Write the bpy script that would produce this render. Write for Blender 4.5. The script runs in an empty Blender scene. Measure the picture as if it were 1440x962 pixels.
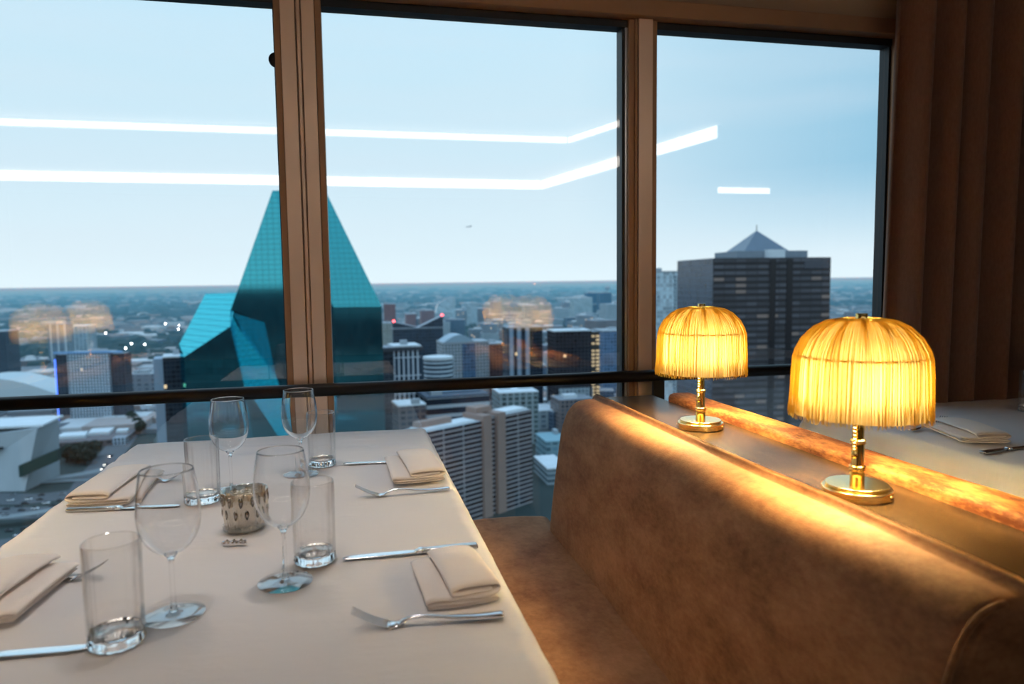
import bpy, math, random
from mathutils import Vector, Matrix, noise as mnoise
random.seed(7)
S = bpy.context.scene
COL = S.collection
R_ = math.radians
# ------------------------------------------------------------------ camera
F, CX, CY = 1010.0, 720.0, 481.0
YAW, PITCH, ROLL = R_(12.729132), R_(4.803180), 0.0125
EYE = Vector((0, 0, 1.21))
fw = Vector((math.sin(YAW)*math.cos(PITCH), math.cos(YAW)*math.cos(PITCH), -math.sin(PITCH)))
rt = Vector((math.cos(YAW), -math.sin(YAW), 0))
up = rt.cross(fw)
c_, s_ = math.cos(ROLL), math.sin(ROLL)
rt, up = c_*rt - s_*up, s_*rt + c_*up
cam = bpy.data.cameras.new('camera')
cam.sensor_width = 36.0
cam.lens = F/1440*36
cam.clip_start, cam.clip_end = 0.02, 90000
cam.dof.use_dof = True
cam.dof.focus_distance = 1.75
cam.dof.aperture_fstop = 3.6
camo = bpy.data.objects.new('camera', cam)
COL.objects.link(camo)
camo.matrix_world = Matrix(((rt.x, up.x, -fw.x, EYE.x), (rt.y, up.y, -fw.y, EYE.y), (rt.z, up.z, -fw.z, EYE.z), (0, 0, 0, 1)))
S.camera = camo

def ray(px, py): return fw + rt*((px-CX)/F) + up*((CY-py)/F)
def onz(px, py, z):
    d = ray(px, py); return EYE + d*((z-EYE.z)/d.z)
def ony(px, py, y):
    d = ray(px, py); return EYE + d*((y-EYE.y)/d.y)

# ------------------------------------------------------------------ mesh helpers
class MB:
    def __init__(self): self.v, self.f = [], []
    def add(self, vs, fs):
        n = len(self.v); self.v += [tuple(p) for p in vs]; self.f += [tuple(i+n for i in q) for q in fs]; return self
    def box(self, x0, x1, y0, y1, z0, z1):
        return self.add([(x0,y0,z0),(x1,y0,z0),(x1,y1,z0),(x0,y1,z0),(x0,y0,z1),(x1,y0,z1),(x1,y1,z1),(x0,y1,z1)],
                        [(0,3,2,1),(4,5,6,7),(0,1,5,4),(1,2,6,5),(2,3,7,6),(3,0,4,7)])
    def lathe(self, prof, n=32, flute=None, center=(0,0,0), close=False):
        cx, cy, cz = center; base = []; vs = []; fs = []
        for k, (r, z) in enumerate(prof):
            for i in range(n):
                a = 2*math.pi*i/n
                rr = r*(1+(flute(a, k, z) if flute else 0))
                vs.append((cx+rr*math.cos(a), cy+rr*math.sin(a), cz+z))
        m = len(prof); rng = m if close else m-1
        for k in range(rng):
            for i in range(n):
                j = (i+1) % n; k2 = (k+1) % m
                fs.append((k*n+i, k*n+j, k2*n+j, k2*n+i))
        if not close:
            if prof[0][0] > 1e-5: fs.append(tuple(reversed(range(n))))
            if prof[-1][0] > 1e-5: fs.append(tuple((m-1)*n+i for i in range(n)))
        return self.add(vs, fs)
    def tube(self, pts, r, n=8, cap=True, rads=None):
        pts = [Vector(p) for p in pts]; vs = []; fs = []; m = len(pts)
        t0 = (pts[1]-pts[0]).normalized()
        a = Vector((0,0,1)) if abs(t0.z) < .9 else Vector((1,0,0))
        nrm = t0.cross(a).normalized()
        for k, p in enumerate(pts):
            t = (pts[min(k+1,m-1)]-pts[max(k-1,0)]).normalized()
            nrm = (nrm - t*nrm.dot(t)).normalized(); b = t.cross(nrm)
            rr = rads[k] if rads else r
            for i in range(n):
                q = 2*math.pi*i/n
                vs.append(p + nrm*(rr*math.cos(q)) + b*(rr*math.sin(q)))
        for k in range(m-1):
            for i in range(n):
                j = (i+1) % n; fs.append((k*n+i, k*n+j, (k+1)*n+j, (k+1)*n+i))
        if cap: fs += [tuple(reversed(range(n))), tuple((m-1)*n+i for i in range(n))]
        return self.add(vs, fs)
    def loft(self, secs, cap=True):
        n = len(secs[0]); vs = [p for s in secs for p in s]; fs = []
        for k in range(len(secs)-1):
            for i in range(n):
                j = (i+1) % n; fs.append((k*n+i, k*n+j, (k+1)*n+j, (k+1)*n+i))
        if cap: fs += [tuple(reversed(range(n))), tuple((len(secs)-1)*n+i for i in range(n))]
        return self.add(vs, fs)
    def sphere(self, c, r, n=12, m=8, sz=1.0):
        prof = [(max(r*math.sin(math.pi*k/m), 1e-6), -r*sz*math.cos(math.pi*k/m)) for k in range(m+1)]
        return self.lathe(prof, n, center=c)
    def build(self, name, mat, parent=None, smooth=False, bevel=0, seg=2, loc=None):
        me = bpy.data.meshes.new(name); me.from_pydata(self.v, [], self.f); me.validate(); me.update()
        import bmesh
        b = bmesh.new(); b.from_mesh(me); bmesh.ops.recalc_face_normals(b, faces=b.faces); b.to_mesh(me); b.free()
        if smooth:
            for p in me.polygons: p.use_smooth = True
        me.materials.append(mat)
        o = bpy.data.objects.new(name, me); COL.objects.link(o)
        if parent: o.parent = parent
        if loc: o.location = loc
        if bevel:
            m = o.modifiers.new('bevel', 'BEVEL'); m.width = bevel; m.segments = seg; m.limit_method = 'ANGLE'; m.angle_limit = R_(40)
        if smooth == 'auto':
            for p in me.polygons: p.use_smooth = True
            try:
                o.modifiers.new('wn', 'WEIGHTED_NORMAL')
                for e in me.edges: pass
                b = bmesh.new(); b.from_mesh(me)
                for e in b.edges:
                    if len(e.link_faces) == 2 and e.calc_face_angle(0) > R_(38): e.smooth = False
                b.to_mesh(me); b.free()
            except Exception: pass
        return o

def tag(o, label, cat, group=None, kind=None):
    o['label'] = label; o['category'] = cat
    if group: o['group'] = group
    if kind: o['kind'] = kind
    return o
def thing(name, label, cat, loc=(0,0,0), rz=0, group=None):
    o = bpy.data.objects.new(name, None); COL.objects.link(o); o.empty_display_size = .05
    o.location = loc; o.rotation_euler = (0,0,rz)
    return tag(o, label, cat, group)
def struct(o): o['kind'] = 'structure'; return o
def dup(root, loc, rz, label, group=None):
    r = root.copy(); COL.objects.link(r); r.location = loc; r.rotation_euler = (0,0,rz); r['label'] = label
    if group: r['group'] = group
    for ch in list(root.children):
        c = ch.copy(); COL.objects.link(c); c.parent = r
        for g in list(ch.children):
            d = g.copy(); COL.objects.link(d); d.parent = c
    return r
def catmull(pts, n=6):
    P = [Vector(p) for p in pts]; out = []
    for i in range(len(P)-1):
        p0, p1, p2, p3 = P[max(i-1,0)], P[i], P[i+1], P[min(i+2,len(P)-1)]
        for k in range(n):
            t = k/n
            out.append(.5*((2*p1)+(p2-p0)*t+(2*p0-5*p1+4*p2-p3)*t*t+(3*p1-p0-3*p2+p3)*t**3))
    out.append(P[-1]); return out

# ------------------------------------------------------------------ materials
class NT:
    def __init__(self, name):
        self.m = bpy.data.materials.new(name); self.m.use_nodes = True
        self.t = self.m.node_tree; self.n = self.t.nodes; self.l = self.t.links
        self.n.clear(); self.out = self.n.new('ShaderNodeOutputMaterial')
    def node(self, ty, **kw):
        x = self.n.new(ty)
        for k, v in kw.items(): setattr(x, k, v)
        return x
    def link(self, a, b): self.l.new(a, b)
    def math(self, op, a, b=None, c=None):
        x = self.n.new('ShaderNodeMath'); x.operation = op
        for i, q in enumerate((a, b, c)):
            if q is None: continue
            if isinstance(q, (int, float)): x.inputs[i].default_value = q
            else: self.l.new(q, x.inputs[i])
        return x.outputs[0]
    def mix(self, f, a, b):
        x = self.n.new('ShaderNodeMix'); x.data_type = 'RGBA'
        for i, q in ((0, f), (6, a), (7, b)):
            if isinstance(q, (int, float)): x.inputs[i].default_value = q
            elif isinstance(q, tuple): x.inputs[i].default_value = (*q[:3], 1)
            else: self.l.new(q, x.inputs[i])
        return x.outputs[2]
    def noise(self, scale, detail=3, vec=None, rough=.5):
        x = self.n.new('ShaderNodeTexNoise'); x.inputs['Scale'].default_value = scale
        x.inputs['Detail'].default_value = detail; x.inputs['Roughness'].default_value = rough
        if vec is not None: self.l.new(vec, x.inputs['Vector'])
        return x.outputs[0]
    def coord(self, which='Object', scale=None):
        tc = self.n.new('ShaderNodeTexCoord')
        if scale is None: return tc.outputs[which]
        mp = self.n.new('ShaderNodeMapping'); mp.inputs['Scale'].default_value = scale
        self.l.new(tc.outputs[which], mp.inputs[0]); return mp.outputs[0]
    def ramp(self, f, stops):
        x = self.n.new('ShaderNodeValToRGB'); e = x.color_ramp.elements
        while len(e) < len(stops): e.new(.5)
        for q, (p, c) in zip(e, stops): q.position = p; q.color = (*c, 1)
        self.l.new(f, x.inputs[0]); return x.outputs[0]
    def bsdf(self, **kw):
        b = self.n.new('ShaderNodeBsdfPrincipled')
        self.set(b, **kw); self.l.new(b.outputs[0], self.out.inputs[0]); return b
    def set(self, b, **kw):
        nm = dict(color='Base Color', rough='Roughness', metal='Metallic', spec='Specular IOR Level', sheen='Sheen Weight', ec='Emission Color', es='Emission Strength', sheenr='Sheen Roughness', sheent='Sheen Tint', coat='Coat Weight', aniso='Anisotropic')
        for k, v in kw.items():
            i = b.inputs[nm[k]]
            if hasattr(v, 'links') or isinstance(v, bpy.types.NodeSocket): self.l.new(v, i)
            elif isinstance(v, tuple): i.default_value = (*v[:3], 1)
            else: i.default_value = v
    def bump(self, b, h, strength=.3, dist=.01):
        x = self.n.new('ShaderNodeBump'); x.inputs['Strength'].default_value = strength; x.inputs['Distance'].default_value = dist
        self.l.new(h, x.inputs['Height']); self.l.new(x.outputs[0], b.inputs['Normal'])

def pm(name, color, rough=.6, metal=0, var=.0, vs=8, bump=0, bs=200, bd=.001, **kw):
    t = NT(name); c = t.coord()
    if var:
        n = t.noise(vs, 4, c)
        col = t.mix(n, tuple(q*(1-var) for q in color), tuple(min(1, q*(1+var)) for q in color))
    else: col = color
    b = t.bsdf(color=col, rough=rough, metal=metal, **kw)
    if bump: t.bump(b, t.noise(bs, 3, c), bump, bd)
    return t.m
def emit(name, color, strength):
    t = NT(name); e = t.node('ShaderNodeEmission'); e.inputs[0].default_value = (*color, 1); e.inputs[1].default_value = strength
    t.link(e.outputs[0], t.out.inputs[0]); return t.m
def thin_glass(name, base=.04, edge=.8, power=4, tint=(1,1,1), rough=0.0):
    t = NT(name)
    lw = t.node('ShaderNodeLayerWeight'); lw.inputs[0].default_value = .5
    f = t.math('ADD', t.math('MULTIPLY', t.math('POWER', lw.outputs['Facing'], power), edge), base)
    tr = t.node('ShaderNodeBsdfTransparent'); tr.inputs[0].default_value = (*tint, 1)
    gl = t.node('ShaderNodeBsdfGlossy'); gl.inputs['Roughness'].default_value = rough
    mx = t.node('ShaderNodeMixShader'); t.link(f, mx.inputs[0]); t.link(tr.outputs[0], mx.inputs[1]); t.link(gl.outputs[0], mx.inputs[2])
    t.link(mx.outputs[0], t.out.inputs[0]); return t.m
def solid_glass(name, tint=(1,1,1), ior=1.45):
    t = NT(name); g = t.node('ShaderNodeBsdfGlass'); g.inputs['Color'].default_value = (*tint, 1); g.inputs['IOR'].default_value = ior; g.inputs['Roughness'].default_value = 0.0
    t.link(g.outputs[0], t.out.inputs[0]); return t.m

M = {}
M['pane'] = thin_glass('window_glass', .092, .5, 4.5)
M['wine'] = thin_glass('wine_glass_bowl', .035, .95, 3.2, (.995,.995,.995))
M['tumbler'] = thin_glass('tumbler_wall', .035, .95, 2.5, (.995,.993,.99))
M['clear'] = thin_glass('clear_glass', .13, .75, 2.2, (.96,.965,.97), .03)
def velvet(name, dark, light, sc=9, stretch=(1,1,1), contrast=(.35,.7), bump=.35, sheen=.35):
    t = NT(name); c = t.coord('Object', stretch)
    n1 = t.noise(sc, 5, c, .65); n2 = t.noise(sc*9, 3, c, .6); n3 = t.noise(1.3, 2, c)
    f = t.math('ADD', t.math('MULTIPLY', n1, .62), t.math('MULTIPLY', n2, .24)); f = t.math('ADD', f, t.math('MULTIPLY', n3, .14))
    col = t.ramp(f, [(contrast[0], dark), (contrast[1], light)])
    b = t.bsdf(color=col, rough=.75, sheen=sheen, spec=.2, sheenr=.4, sheent=tuple(min(1, q*1.9) for q in light))
    t.bump(b, t.noise(260, 3, c), bump, .0012)
    return t.m
M['velvet'] = velvet('brown_velvet', (.135,.055,.023), (.375,.186,.086), 8, (1,.8,1.6), (.33,.64))
M['velvet_worn'] = velvet('worn_rust_velvet', (.10,.026,.006), (.40,.17,.050), 15, (1.6,.42,1.2), (.44,.60), .8, .08)
M['piping'] = pm('piping', (.10,.045,.022), .8, var=.2, vs=60)
def cloth(name, color, var=.04, wr=.25):
    t = NT(name); c = t.coord()
    n = t.noise(5, 4, c); col = t.mix(n, tuple(q*(1-var) for q in color), tuple(min(1,q*(1+var)) for q in color))
    b = t.bsdf(color=col, rough=.85, spec=.15, sheen=.1)
    wv = t.noise(700, 1, c); w2 = t.noise(14, 3, t.coord('Object', (1,2.2,1)))
    t.bump(b, t.math('ADD', t.math('MULTIPLY', wv, .06), w2), wr, .012)
    return t.m
M['cloth'] = cloth('white_tablecloth', (.77,.745,.745), .03, .22)
M['napkin'] = cloth('cream_napkin', (.93,.83,.755), .03, .25)
M['steel'] = pm('polished_steel', (.88,.89,.90), .17, 1)
M['steel_dark'] = pm('satin_steel', (.62,.60,.58), .22, 1)
M['brass'] = pm('polished_brass', (.92,.66,.22), .14, 1)
M['brass_plate'] = pm('brushed_brass', (.93,.74,.36), .2, 1)
def brushed(name, color, rough):
    t = NT(name); n = t.noise(30, 4, t.coord('Object', (1,1,60))); n2 = t.noise(3, 3, t.coord())
    col = t.mix(n, tuple(q*.93 for q in color), color)
    r = t.math('ADD', t.math('MULTIPLY', n2, .14), rough)
    b = t.bsdf(color=col, rough=r, metal=.8); return t.m
M['bronze'] = brushed('brushed_bronze_metal', (.86,.62,.46), .34)
M['bronze_edge'] = pm('bronze_edge', (.42,.235,.13), .5, .55, var=.08, vs=12)
M['gasket'] = pm('black_gasket', (.012,.013,.016), .5)
M['edge_alu'] = pm('pale_edge_metal', (.62,.66,.70), .3, 1)
M['rail'] = pm('black_rail_paint', (.010,.008,.007), .42, spec=.25, var=.2, vs=30)
M['soffit'] = pm('soffit_paint', (.42,.29,.19), .8, var=.05, vs=6)
M['wall'] = pm('warm_wall_paint', (.42,.28,.18), .85, var=.08, vs=3)
M['ceil'] = pm('ceiling_paint', (.50,.40,.31), .9, var=.04, vs=3)
M['floor'] = pm('dark_carpet', (.06,.04,.03), .95, var=.3, vs=20)
M['thick'] = solid_glass('thick_glass')
M['dark'] = pm('dark_wood_base', (.03,.018,.011), .5, var=.2, vs=20)
def wood():
    t = NT('dark_stained_oak'); c = t.coord('Object', (70,2.4,70))
    n = t.noise(4, 6, c, .62); n2 = t.noise(1.2, 3, t.coord('Object', (8,.7,8)))
    f = t.math('ADD', t.math('MULTIPLY', n, .7), t.math('MULTIPLY', n2, .3))
    col = t.ramp(f, [(.38, (.008,.005,.003)), (.62, (.070,.040,.018))])
    b = t.bsdf(color=col, rough=.26, spec=.14)
    t.bump(b, f, .12, .001); return t.m
M['wood'] = wood()
M['wax'] = pm('cream_candle_wax', (.85,.70,.50), .5)
M['led'] = emit('linear_light_diffuser', (1,.90,.80), 4.6)
M['white_metal'] = pm('white_metal', (.7,.66,.6), .5)
def lining_mat():
    t = NT('cream_silk_lining'); n = t.noise(60, 2, t.coord('Object', (1,1,.08)))
    col = t.mix(n, (.94,.86,.62), (.98,.94,.78))
    d = t.node('ShaderNodeBsdfDiffuse'); tr = t.node('ShaderNodeBsdfTranslucent'); mx = t.node('ShaderNodeMixShader')
    t.link(col, d.inputs[0]); t.link(col, tr.inputs[0]); mx.inputs[0].default_value = .86
    t.link(d.outputs[0], mx.inputs[1]); t.link(tr.outputs[0], mx.inputs[2]); t.link(mx.outputs[0], t.out.inputs[0]); return t.m
def fringe_mat():
    t = NT('gold_silk_fringe'); n = t.noise(90, 2, t.coord('Object', (1,1,.06)))
    col = t.mix(n, (.94,.74,.20), (1.0,.88,.38))
    d = t.node('ShaderNodeBsdfDiffuse'); tr = t.node('ShaderNodeBsdfTranslucent'); mx = t.node('ShaderNodeMixShader')
    t.link(col, d.inputs[0]); t.link(col, tr.inputs[0]); mx.inputs[0].default_value = .74
    t.link(d.outputs[0], mx.inputs[1]); t.link(tr.outputs[0], mx.inputs[2]); t.link(mx.outputs[0], t.out.inputs[0]); return t.m
M['bulb'] = emit('warm_bulb', (1,.72,.31), 340)
M['lining'] = lining_mat()
M['fringe'] = fringe_mat()
def curtain_mat():
    t = NT('brown_curtain_fabric'); c = t.coord('Object', (1,1,1))
    n = t.noise(160, 2, t.coord('Object', (1,1,.3)))
    col = t.mix(n, (.19,.095,.058), (.26,.14,.088))
    b = t.bsdf(color=col, rough=.9, spec=.1, sheen=.2); t.bump(b, n, .2, .002); return t.m
M['curtain'] = curtain_mat()

# ------------------------------------------------------------------ the room shell
W = 2.41                      # glass plane
HEAD = 2.075
struct(MB().box(-5, 8, -7.6, 2.9, -.2, 0).build('floor', M['floor']))
struct(MB().box(-5, 8, -7.6, 2.9, 2.65, 2.85).build('ceiling', M['ceil']))
struct(MB().box(-5.2, -5, -7.6, 2.9, 0, 2.65).build('wall_left', M['wall']))
struct(MB().box(8, 8.2, -7.6, 2.9, 0, 2.65).build('wall_right', M['wall']))
struct(MB().box(-5, 8, -7.8, -7.6, 0, 2.65).build('wall_back', M['wall']))
front = MB().box(-5, 8, 2.36, 2.52, 2.155, 2.65)          # soffit above the windows
struct(front.build('wall_front', M['soffit']))
struct(MB().box(-5, 8, 2.33, 2.55, 0, .10).build('trim_1', M['soffit']))   # low kerb below the glass
struct(MB().box(-5, 8, 2.345, 2.47, 2.100, 2.155).build('trim_2', M['bronze_edge'], bevel=.003))

def mullion(idx, x0, x1, groove):
    root = bpy.data.objects.new('trim_%d' % idx, None); COL.objects.link(root); struct(root)
    e = .020
    MB().box(x0, x0+e, 2.382, 2.46, .10, 2.10).build('mullion_edge', M['bronze_edge'], root, bevel=.002)
    MB().box(x1-e, x1, 2.382, 2.46, .10, 2.10).build('mullion_edge', M['bronze_edge'], root, bevel=.002)
    if groove:
        xm = (x0+x1)/2+.002
        MB().box(x0+e, xm-.009, 2.368, 2.45, .10, 2.10).build('mullion_face', M['bronze'], root, bevel=.0015)
        MB().box(xm+.009, x1-e, 2.368, 2.45, .10, 2.10).build('mullion_face', M['bronze'], root, bevel=.0015)
        MB().box(xm-.0075, xm+.0075, 2.377, 2.45, .10, 2.10).build('mullion_spline', M['bronze'], root, bevel=.004)
    else:
        MB().box(x0+e+.012, x1-e, 2.372, 2.45, .10, 2.10).build('mullion_face', M['bronze'], root, bevel=.0015)
        MB().box(x0+e, x0+e+.010, 2.376, 2.45, .10, 2.10).build('mullion_face', M['bronze_edge'], root, bevel=.0015)
mullion(3, -.200, -.058, True)
mullion(4, .962, 1.066, False)
mullion(5, -1.62, -1.49, True)
mullion(6, 2.02, 2.14, False)
wins = [(-1.49, -.200), (-.058, .962), (1.066, 2.02), (2.14, 3.4)]
for i, (a, b) in enumerate(wins):
    root = bpy.data.objects.new('window_%d' % (i+1), None); COL.objects.link(root); struct(root)
    g = .012
    m = MB()
    m.box(a, b, 2.395, 2.45, HEAD, 2.10).box(a, b, 2.395, 2.45, .10, .125)
    gl, gr = (0.0, .019) if i == 1 else (0.0, .004)
    if i == 2: gl, gr = .003, .009
    m.box(b-gr, b-.0, 2.40, 2.45, .125, HEAD)
    if gl: m.box(a, a+gl, 2.40, 2.45, .125, HEAD)
    m.build('window_gasket', M['gasket'], root)
    if i == 1: MB().box(b-.0085, b, 2.396, 2.45, .125, HEAD).build('window_bead', M['edge_alu'], root)
    MB().box(a, b, W, W+.012, .11, 2.09).build('window_pane', M['pane'], root)
# black round stop fixed beside the first mullion, high on the glass
o = MB().lathe([(.001,-.006),(.022,-.006),(.022,.006),(.001,.006)], 24).build('window_stop', M['gasket'], None, True)
o.location = (-.198, 2.400, 1.905); o.rotation_euler = (R_(90), 0, 0); tag(o, 'small black round stop at the left edge of the double bronze mullion', 'window stop')

# handrail
h = thing('handrail', 'black round metal handrail running across the windows', 'handrail', (0, 2.33, 0))
MB().tube([(-3.2,0,.876),(4,0,.876)], .0205, 20).build('rail', M['rail'], h, True)
for x in (1.052, 2.75, -1.95): MB().box(x-.021, x+.021, -.008, .008, 0, .870).build('post', M['rail'], h, bevel=.002)

# linear lights on the ceiling (the windows mirror them)
def linear(x0, y0, x1, y1, z0, z1, label):
    d = Vector((x1-x0, y1-y0, 0)); L = d.length
    t = thing('linear_light', label, 'ceiling light', (x0, y0, 0), math.atan2(d.y, d.x), 'linear ceiling lights')
    MB().box(0, L, -.05, .004, z0-.012, 2.649).build('housing', M['white_metal'], t)
    MB().box(0, L, .004, .012, z0, z1).build('diffuser', M['led'], t)
linear(-3.4, -2.13, 2.15, -2.13, 2.575, 2.625, 'slim linear ceiling light, the upper long line mirrored in the windows')
linear(2.18, -2.13, 2.42, -1.25, 2.575, 2.625, 'short slim ceiling light, turning upward at the end of the upper mirrored line')
linear(-4.4, -5.28, 2.72, -5.28, 2.53, 2.645, 'broad linear ceiling light, the lower long line mirrored in the windows')
linear(2.75, -5.28, 3.42, -1.45, 2.53, 2.645, 'broad linear ceiling light that bends up towards the third window')
linear(5.7, -5.60, 6.6, -5.60, 2.56, 2.64, 'short ceiling light mirrored low in the third window')

# ------------------------------------------------------------------ benches
def bench_back_profile():
    return [(.575,.42),(.579,.47),(.588,.55),(.600,.65),(.615,.75),(.630,.800),(.645,.828),(.666,.846),(.694,.853),(.722,.852),(.731,.848),(.733,.60),(.733,.25)]
def loft_y(prof, y0, y1, n, wob=0.0, seed=0, endr=.03):
    secs = []
    ys = [y0, y0+.006, y0+.018, y0+endr] + [y0+endr+(y1-y0-2*endr)*k/n for k in range(1, n)] + [y1-endr, y1-.018, y1-.006, y1]
    for y in ys:
        s = []
        e = min(y-y0, y1-y)
        sh = 0 if e >= endr else (endr - math.sqrt(max(endr**2-(endr-e)**2, 0)))*.75
        for (x, z) in prof:
            dx = wob*mnoise.noise((x*3+seed, y*2.2, z*3)) if wob else 0
            s.append((x, y, z, sh, dx))
        cx = sum(p[0] for p in s)/len(s); cz = sum(p[2] for p in s)/len(s)
        q = []
        for (x, yy, z, sh, dx) in s:
            v = Vector((x-cx, 0, z-cz)); L = v.length
            v = v*((L-sh)/L) if L > sh else v
            q.append((cx+v.x+dx, yy, cz+v.z+dx*.6))
        secs.append(q)
    return secs
BY0, BY1 = .615, 2.08
prof = [tuple(p)[:2] for p in [(v.x, v.y) for v in catmull([(a, b, 0) for a, b in bench_back_profile()], 3)]]
def make_bench(label):
    t = thing('banquette_bench', label, 'bench', (.40, 1.37, 0))
    off = lambda p: [(x-.40, y-1.37, z) for x, y, z in p]
    MB().loft([off(s) for s in loft_y(prof, BY0, BY1, 24, .006)]).build('backrest', M['velvet'], t, 'auto')
    sp = catmull([(.60,.30,0),(.10,.30,0),(.075,.33,0),(.07,.38,0),(.075,.425,0),(.105,.448,0),(.20,.455,0),(.35,.458,0),(.50,.455,0),(.60,.447,0)], 3)
    MB().loft([off(s) for s in loft_y([(v.x, v.y) for v in sp], BY0-.02, 2.215, 24, .006, 5, .035)]).build('seat', M['velvet'], t, 'auto')
    MB().box(.12-.4, .72-.4, BY0+.02-1.37, 2.0-1.37, 0, .31).build('plinth', M['dark'], t, bevel=.004)
    # piping along the top seam and down the front end
    MB().tube([(.731-.4, y-1.37, .8515) for y in [BY0+.03+k*(BY1-BY0-.06)/20 for k in range(21)]], .0035, 8).build('piping', M['piping'], t, True)
    ep = [(x-.4-.004, BY0+.006-1.37, z) for x, z in prof if x < .70 and z > .45]
    MB().tube(ep, .004, 8).build('piping', M['velvet'], t, True)
    return t
bench = make_bench('long brown velvet banquette with a high back, right of the set table')
# flat upholstered end of the back, facing the aisle
lb = dup(bench, (-.2-.60, 1.37, 0), 0, 'brown velvet banquette on the far side of the set table, out of frame')
lb.scale = (-1, 1, 1)
def make_ledge(label, x):
    t = thing('console_ledge', label, 'ledge', (x, 1.37, 0))
    MB().box(-.0925, .0925, .52-1.37, 2.085-1.37, .815, .850).build('top', M['wood'], t, bevel=.003)
    MB().box(-.090, .090, .53-1.37, 2.075-1.37, 0, .815).build('body', M['dark'], t)
    return t
ledge = make_ledge('dark stained oak ledge carrying two lit lamps behind the banquette', .828)
dup(ledge, (-1.235, 1.37, 0), 0, 'dark oak ledge with lamps on the far side of the set table, out of frame')
# bench of the neighbouring table: worn rust velvet along the ledge
nb = thing('banquette_bench', 'worn rust velvet bench back edging the dark ledge beside the neighbouring table', 'bench', (1.2, 1.2, 0))
pp = [(-.278,.60),(-.278,.858),(-.274,.868),(-.262,.872),(-.215,.873),(-.203,.869),(-.197,.860),(-.14,.44),(-.14,.30),(-.278,.30)]
secs = []
for k in range(41):
    y = .40 + 1.575*k/40
    secs.append([(x+.003*mnoise.noise((x*8, y*5, z*8)), y-1.2, z+.0025*mnoise.noise((x*9+4, y*6, z*5))) for x, z in pp])
MB().loft(secs).build('backrest', M['velvet_worn'], nb, 'auto', bevel=.004)
MB().box(-.14, .34, -.8, .80, .28, .45).build('seat', M['velvet_worn'], nb, bevel=.02, seg=3)
MB().box(-.12, .28, -.78, .75, 0, .28).build('plinth', M['dark'], nb)

# ------------------------------------------------------------------ tables
def table(label, x0, x1, y0, y1):
    t = thing('dining_table', label, 'table', ((x0+x1)/2, (y0+y1)/2, 0)); a, b = (x1-x0)/2, (y1-y0)/2
    MB().box(-a+.012, a-.012, -b+.012, b-.012, .712, .742).build('tabletop', M['dark'], t, bevel=.004)
    MB().lathe([(.05,.03),(.035,.06),(.035,.712)], 24).build('pedestal', M['dark'], t, True)
    MB().lathe([(.24,0),(.24,.012),(.06,.03)], 32).build('foot', M['dark'], t, True)
    return t
def tablecloth(label, x0, x1, y0, y1, drop, seed, creases=()):
    cx, cy = (x0+x1)/2, (y0+y1)/2; a, b = (x1-x0)/2, (y1-y0)/2
    nx, ny = 84, 120; v = []; r = .014
    def bend(s, half):
        # arc length coordinate -> (pos, down)
        sg = 1 if s >= 0 else -1; s = abs(s)
        if s <= half-r: return sg*s, 0
        q = s-(half-r)
        if q < r*math.pi/2: return sg*(half-r+r*math.sin(q/r)), r*(1-math.cos(q/r))
        return sg*half, r + (q-r*math.pi/2)
    for j in range(ny+1):
        tv = -1+2*j/ny; sv = tv*(b+drop)
        for i in range(nx+1):
            tu = -1+2*i/nx; su = tu*(a+drop)
            x, dx = bend(su, a); y, dy = bend(sv, b)
            if dx > r and dy > r:          # corner: hang as a fold
                dn = max(dx, dy); m = min(dx, dy)
                x += math.copysign(m*.25, x); y += math.copysign(m*.25, y)
            else: dn = max(dx, dy)
            w = 0
            if dn > r:
                am = min(1, (dn-r)/.12)
                if dx > dy: x += math.copysign(1, x)*am*(.012*math.sin(y*23+seed)+.008*math.sin(y*51+1+seed))
                else: y += math.copysign(1, y)*am*(.010*math.sin(x*26+seed)+.006*math.sin(x*57+seed))
            else:
                w = .0018*mnoise.noise((x*5+seed, y*4, 0)) + (.0016+.0040*max(0, min(1, (y-b+.75)/.6)))*max(0, mnoise.noise((x*2.4+9, y*17+seed, 1)))
                for cr in creases: w += .0042*math.exp(-((sv+cy-cr)/.010)**2)
                e = min(a-abs(x), b-abs(y)); 
                if e < .10: w += .0065*(1-max(e, 0)/.10)*max(0, mnoise.noise((x*4+y*2, y*20+seed, 3)))
            v.append((x, y, .7500-dn+w))
    f = [(j*(nx+1)+i, j*(nx+1)+i+1, (j+1)*(nx+1)+i+1, (j+1)*(nx+1)+i) for j in range(ny) for i in range(nx)]
    m = MB().add(v, f); o = m.build('tablecloth', M['cloth'], None, True, loc=(cx, cy, 0))
    md = o.modifiers.new('s', 'SOLIDIFY'); md.thickness = .0015; md.offset = -1
    return tag(o, label, 'tablecloth')
TX0, TX1, TY0, TY1 = -.628, .226, .50, 2.275
table('dining table hidden under the white cloth set with wine glasses', TX0, TX1, TY0, TY1)
tablecloth('white cloth draped over the set table, with a pressed crease near its window end', TX0, TX1, TY0, TY1, .24, 0, (2.12, 2.02))
table('neighbouring dining table under a shaded cloth beside the curtain', 1.54, 2.75, .55, 2.19)
tablecloth('shaded grey-white cloth on the neighbouring table in front of the curtain', 1.54, 2.75, .55, 2.19, .24, 7)

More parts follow.
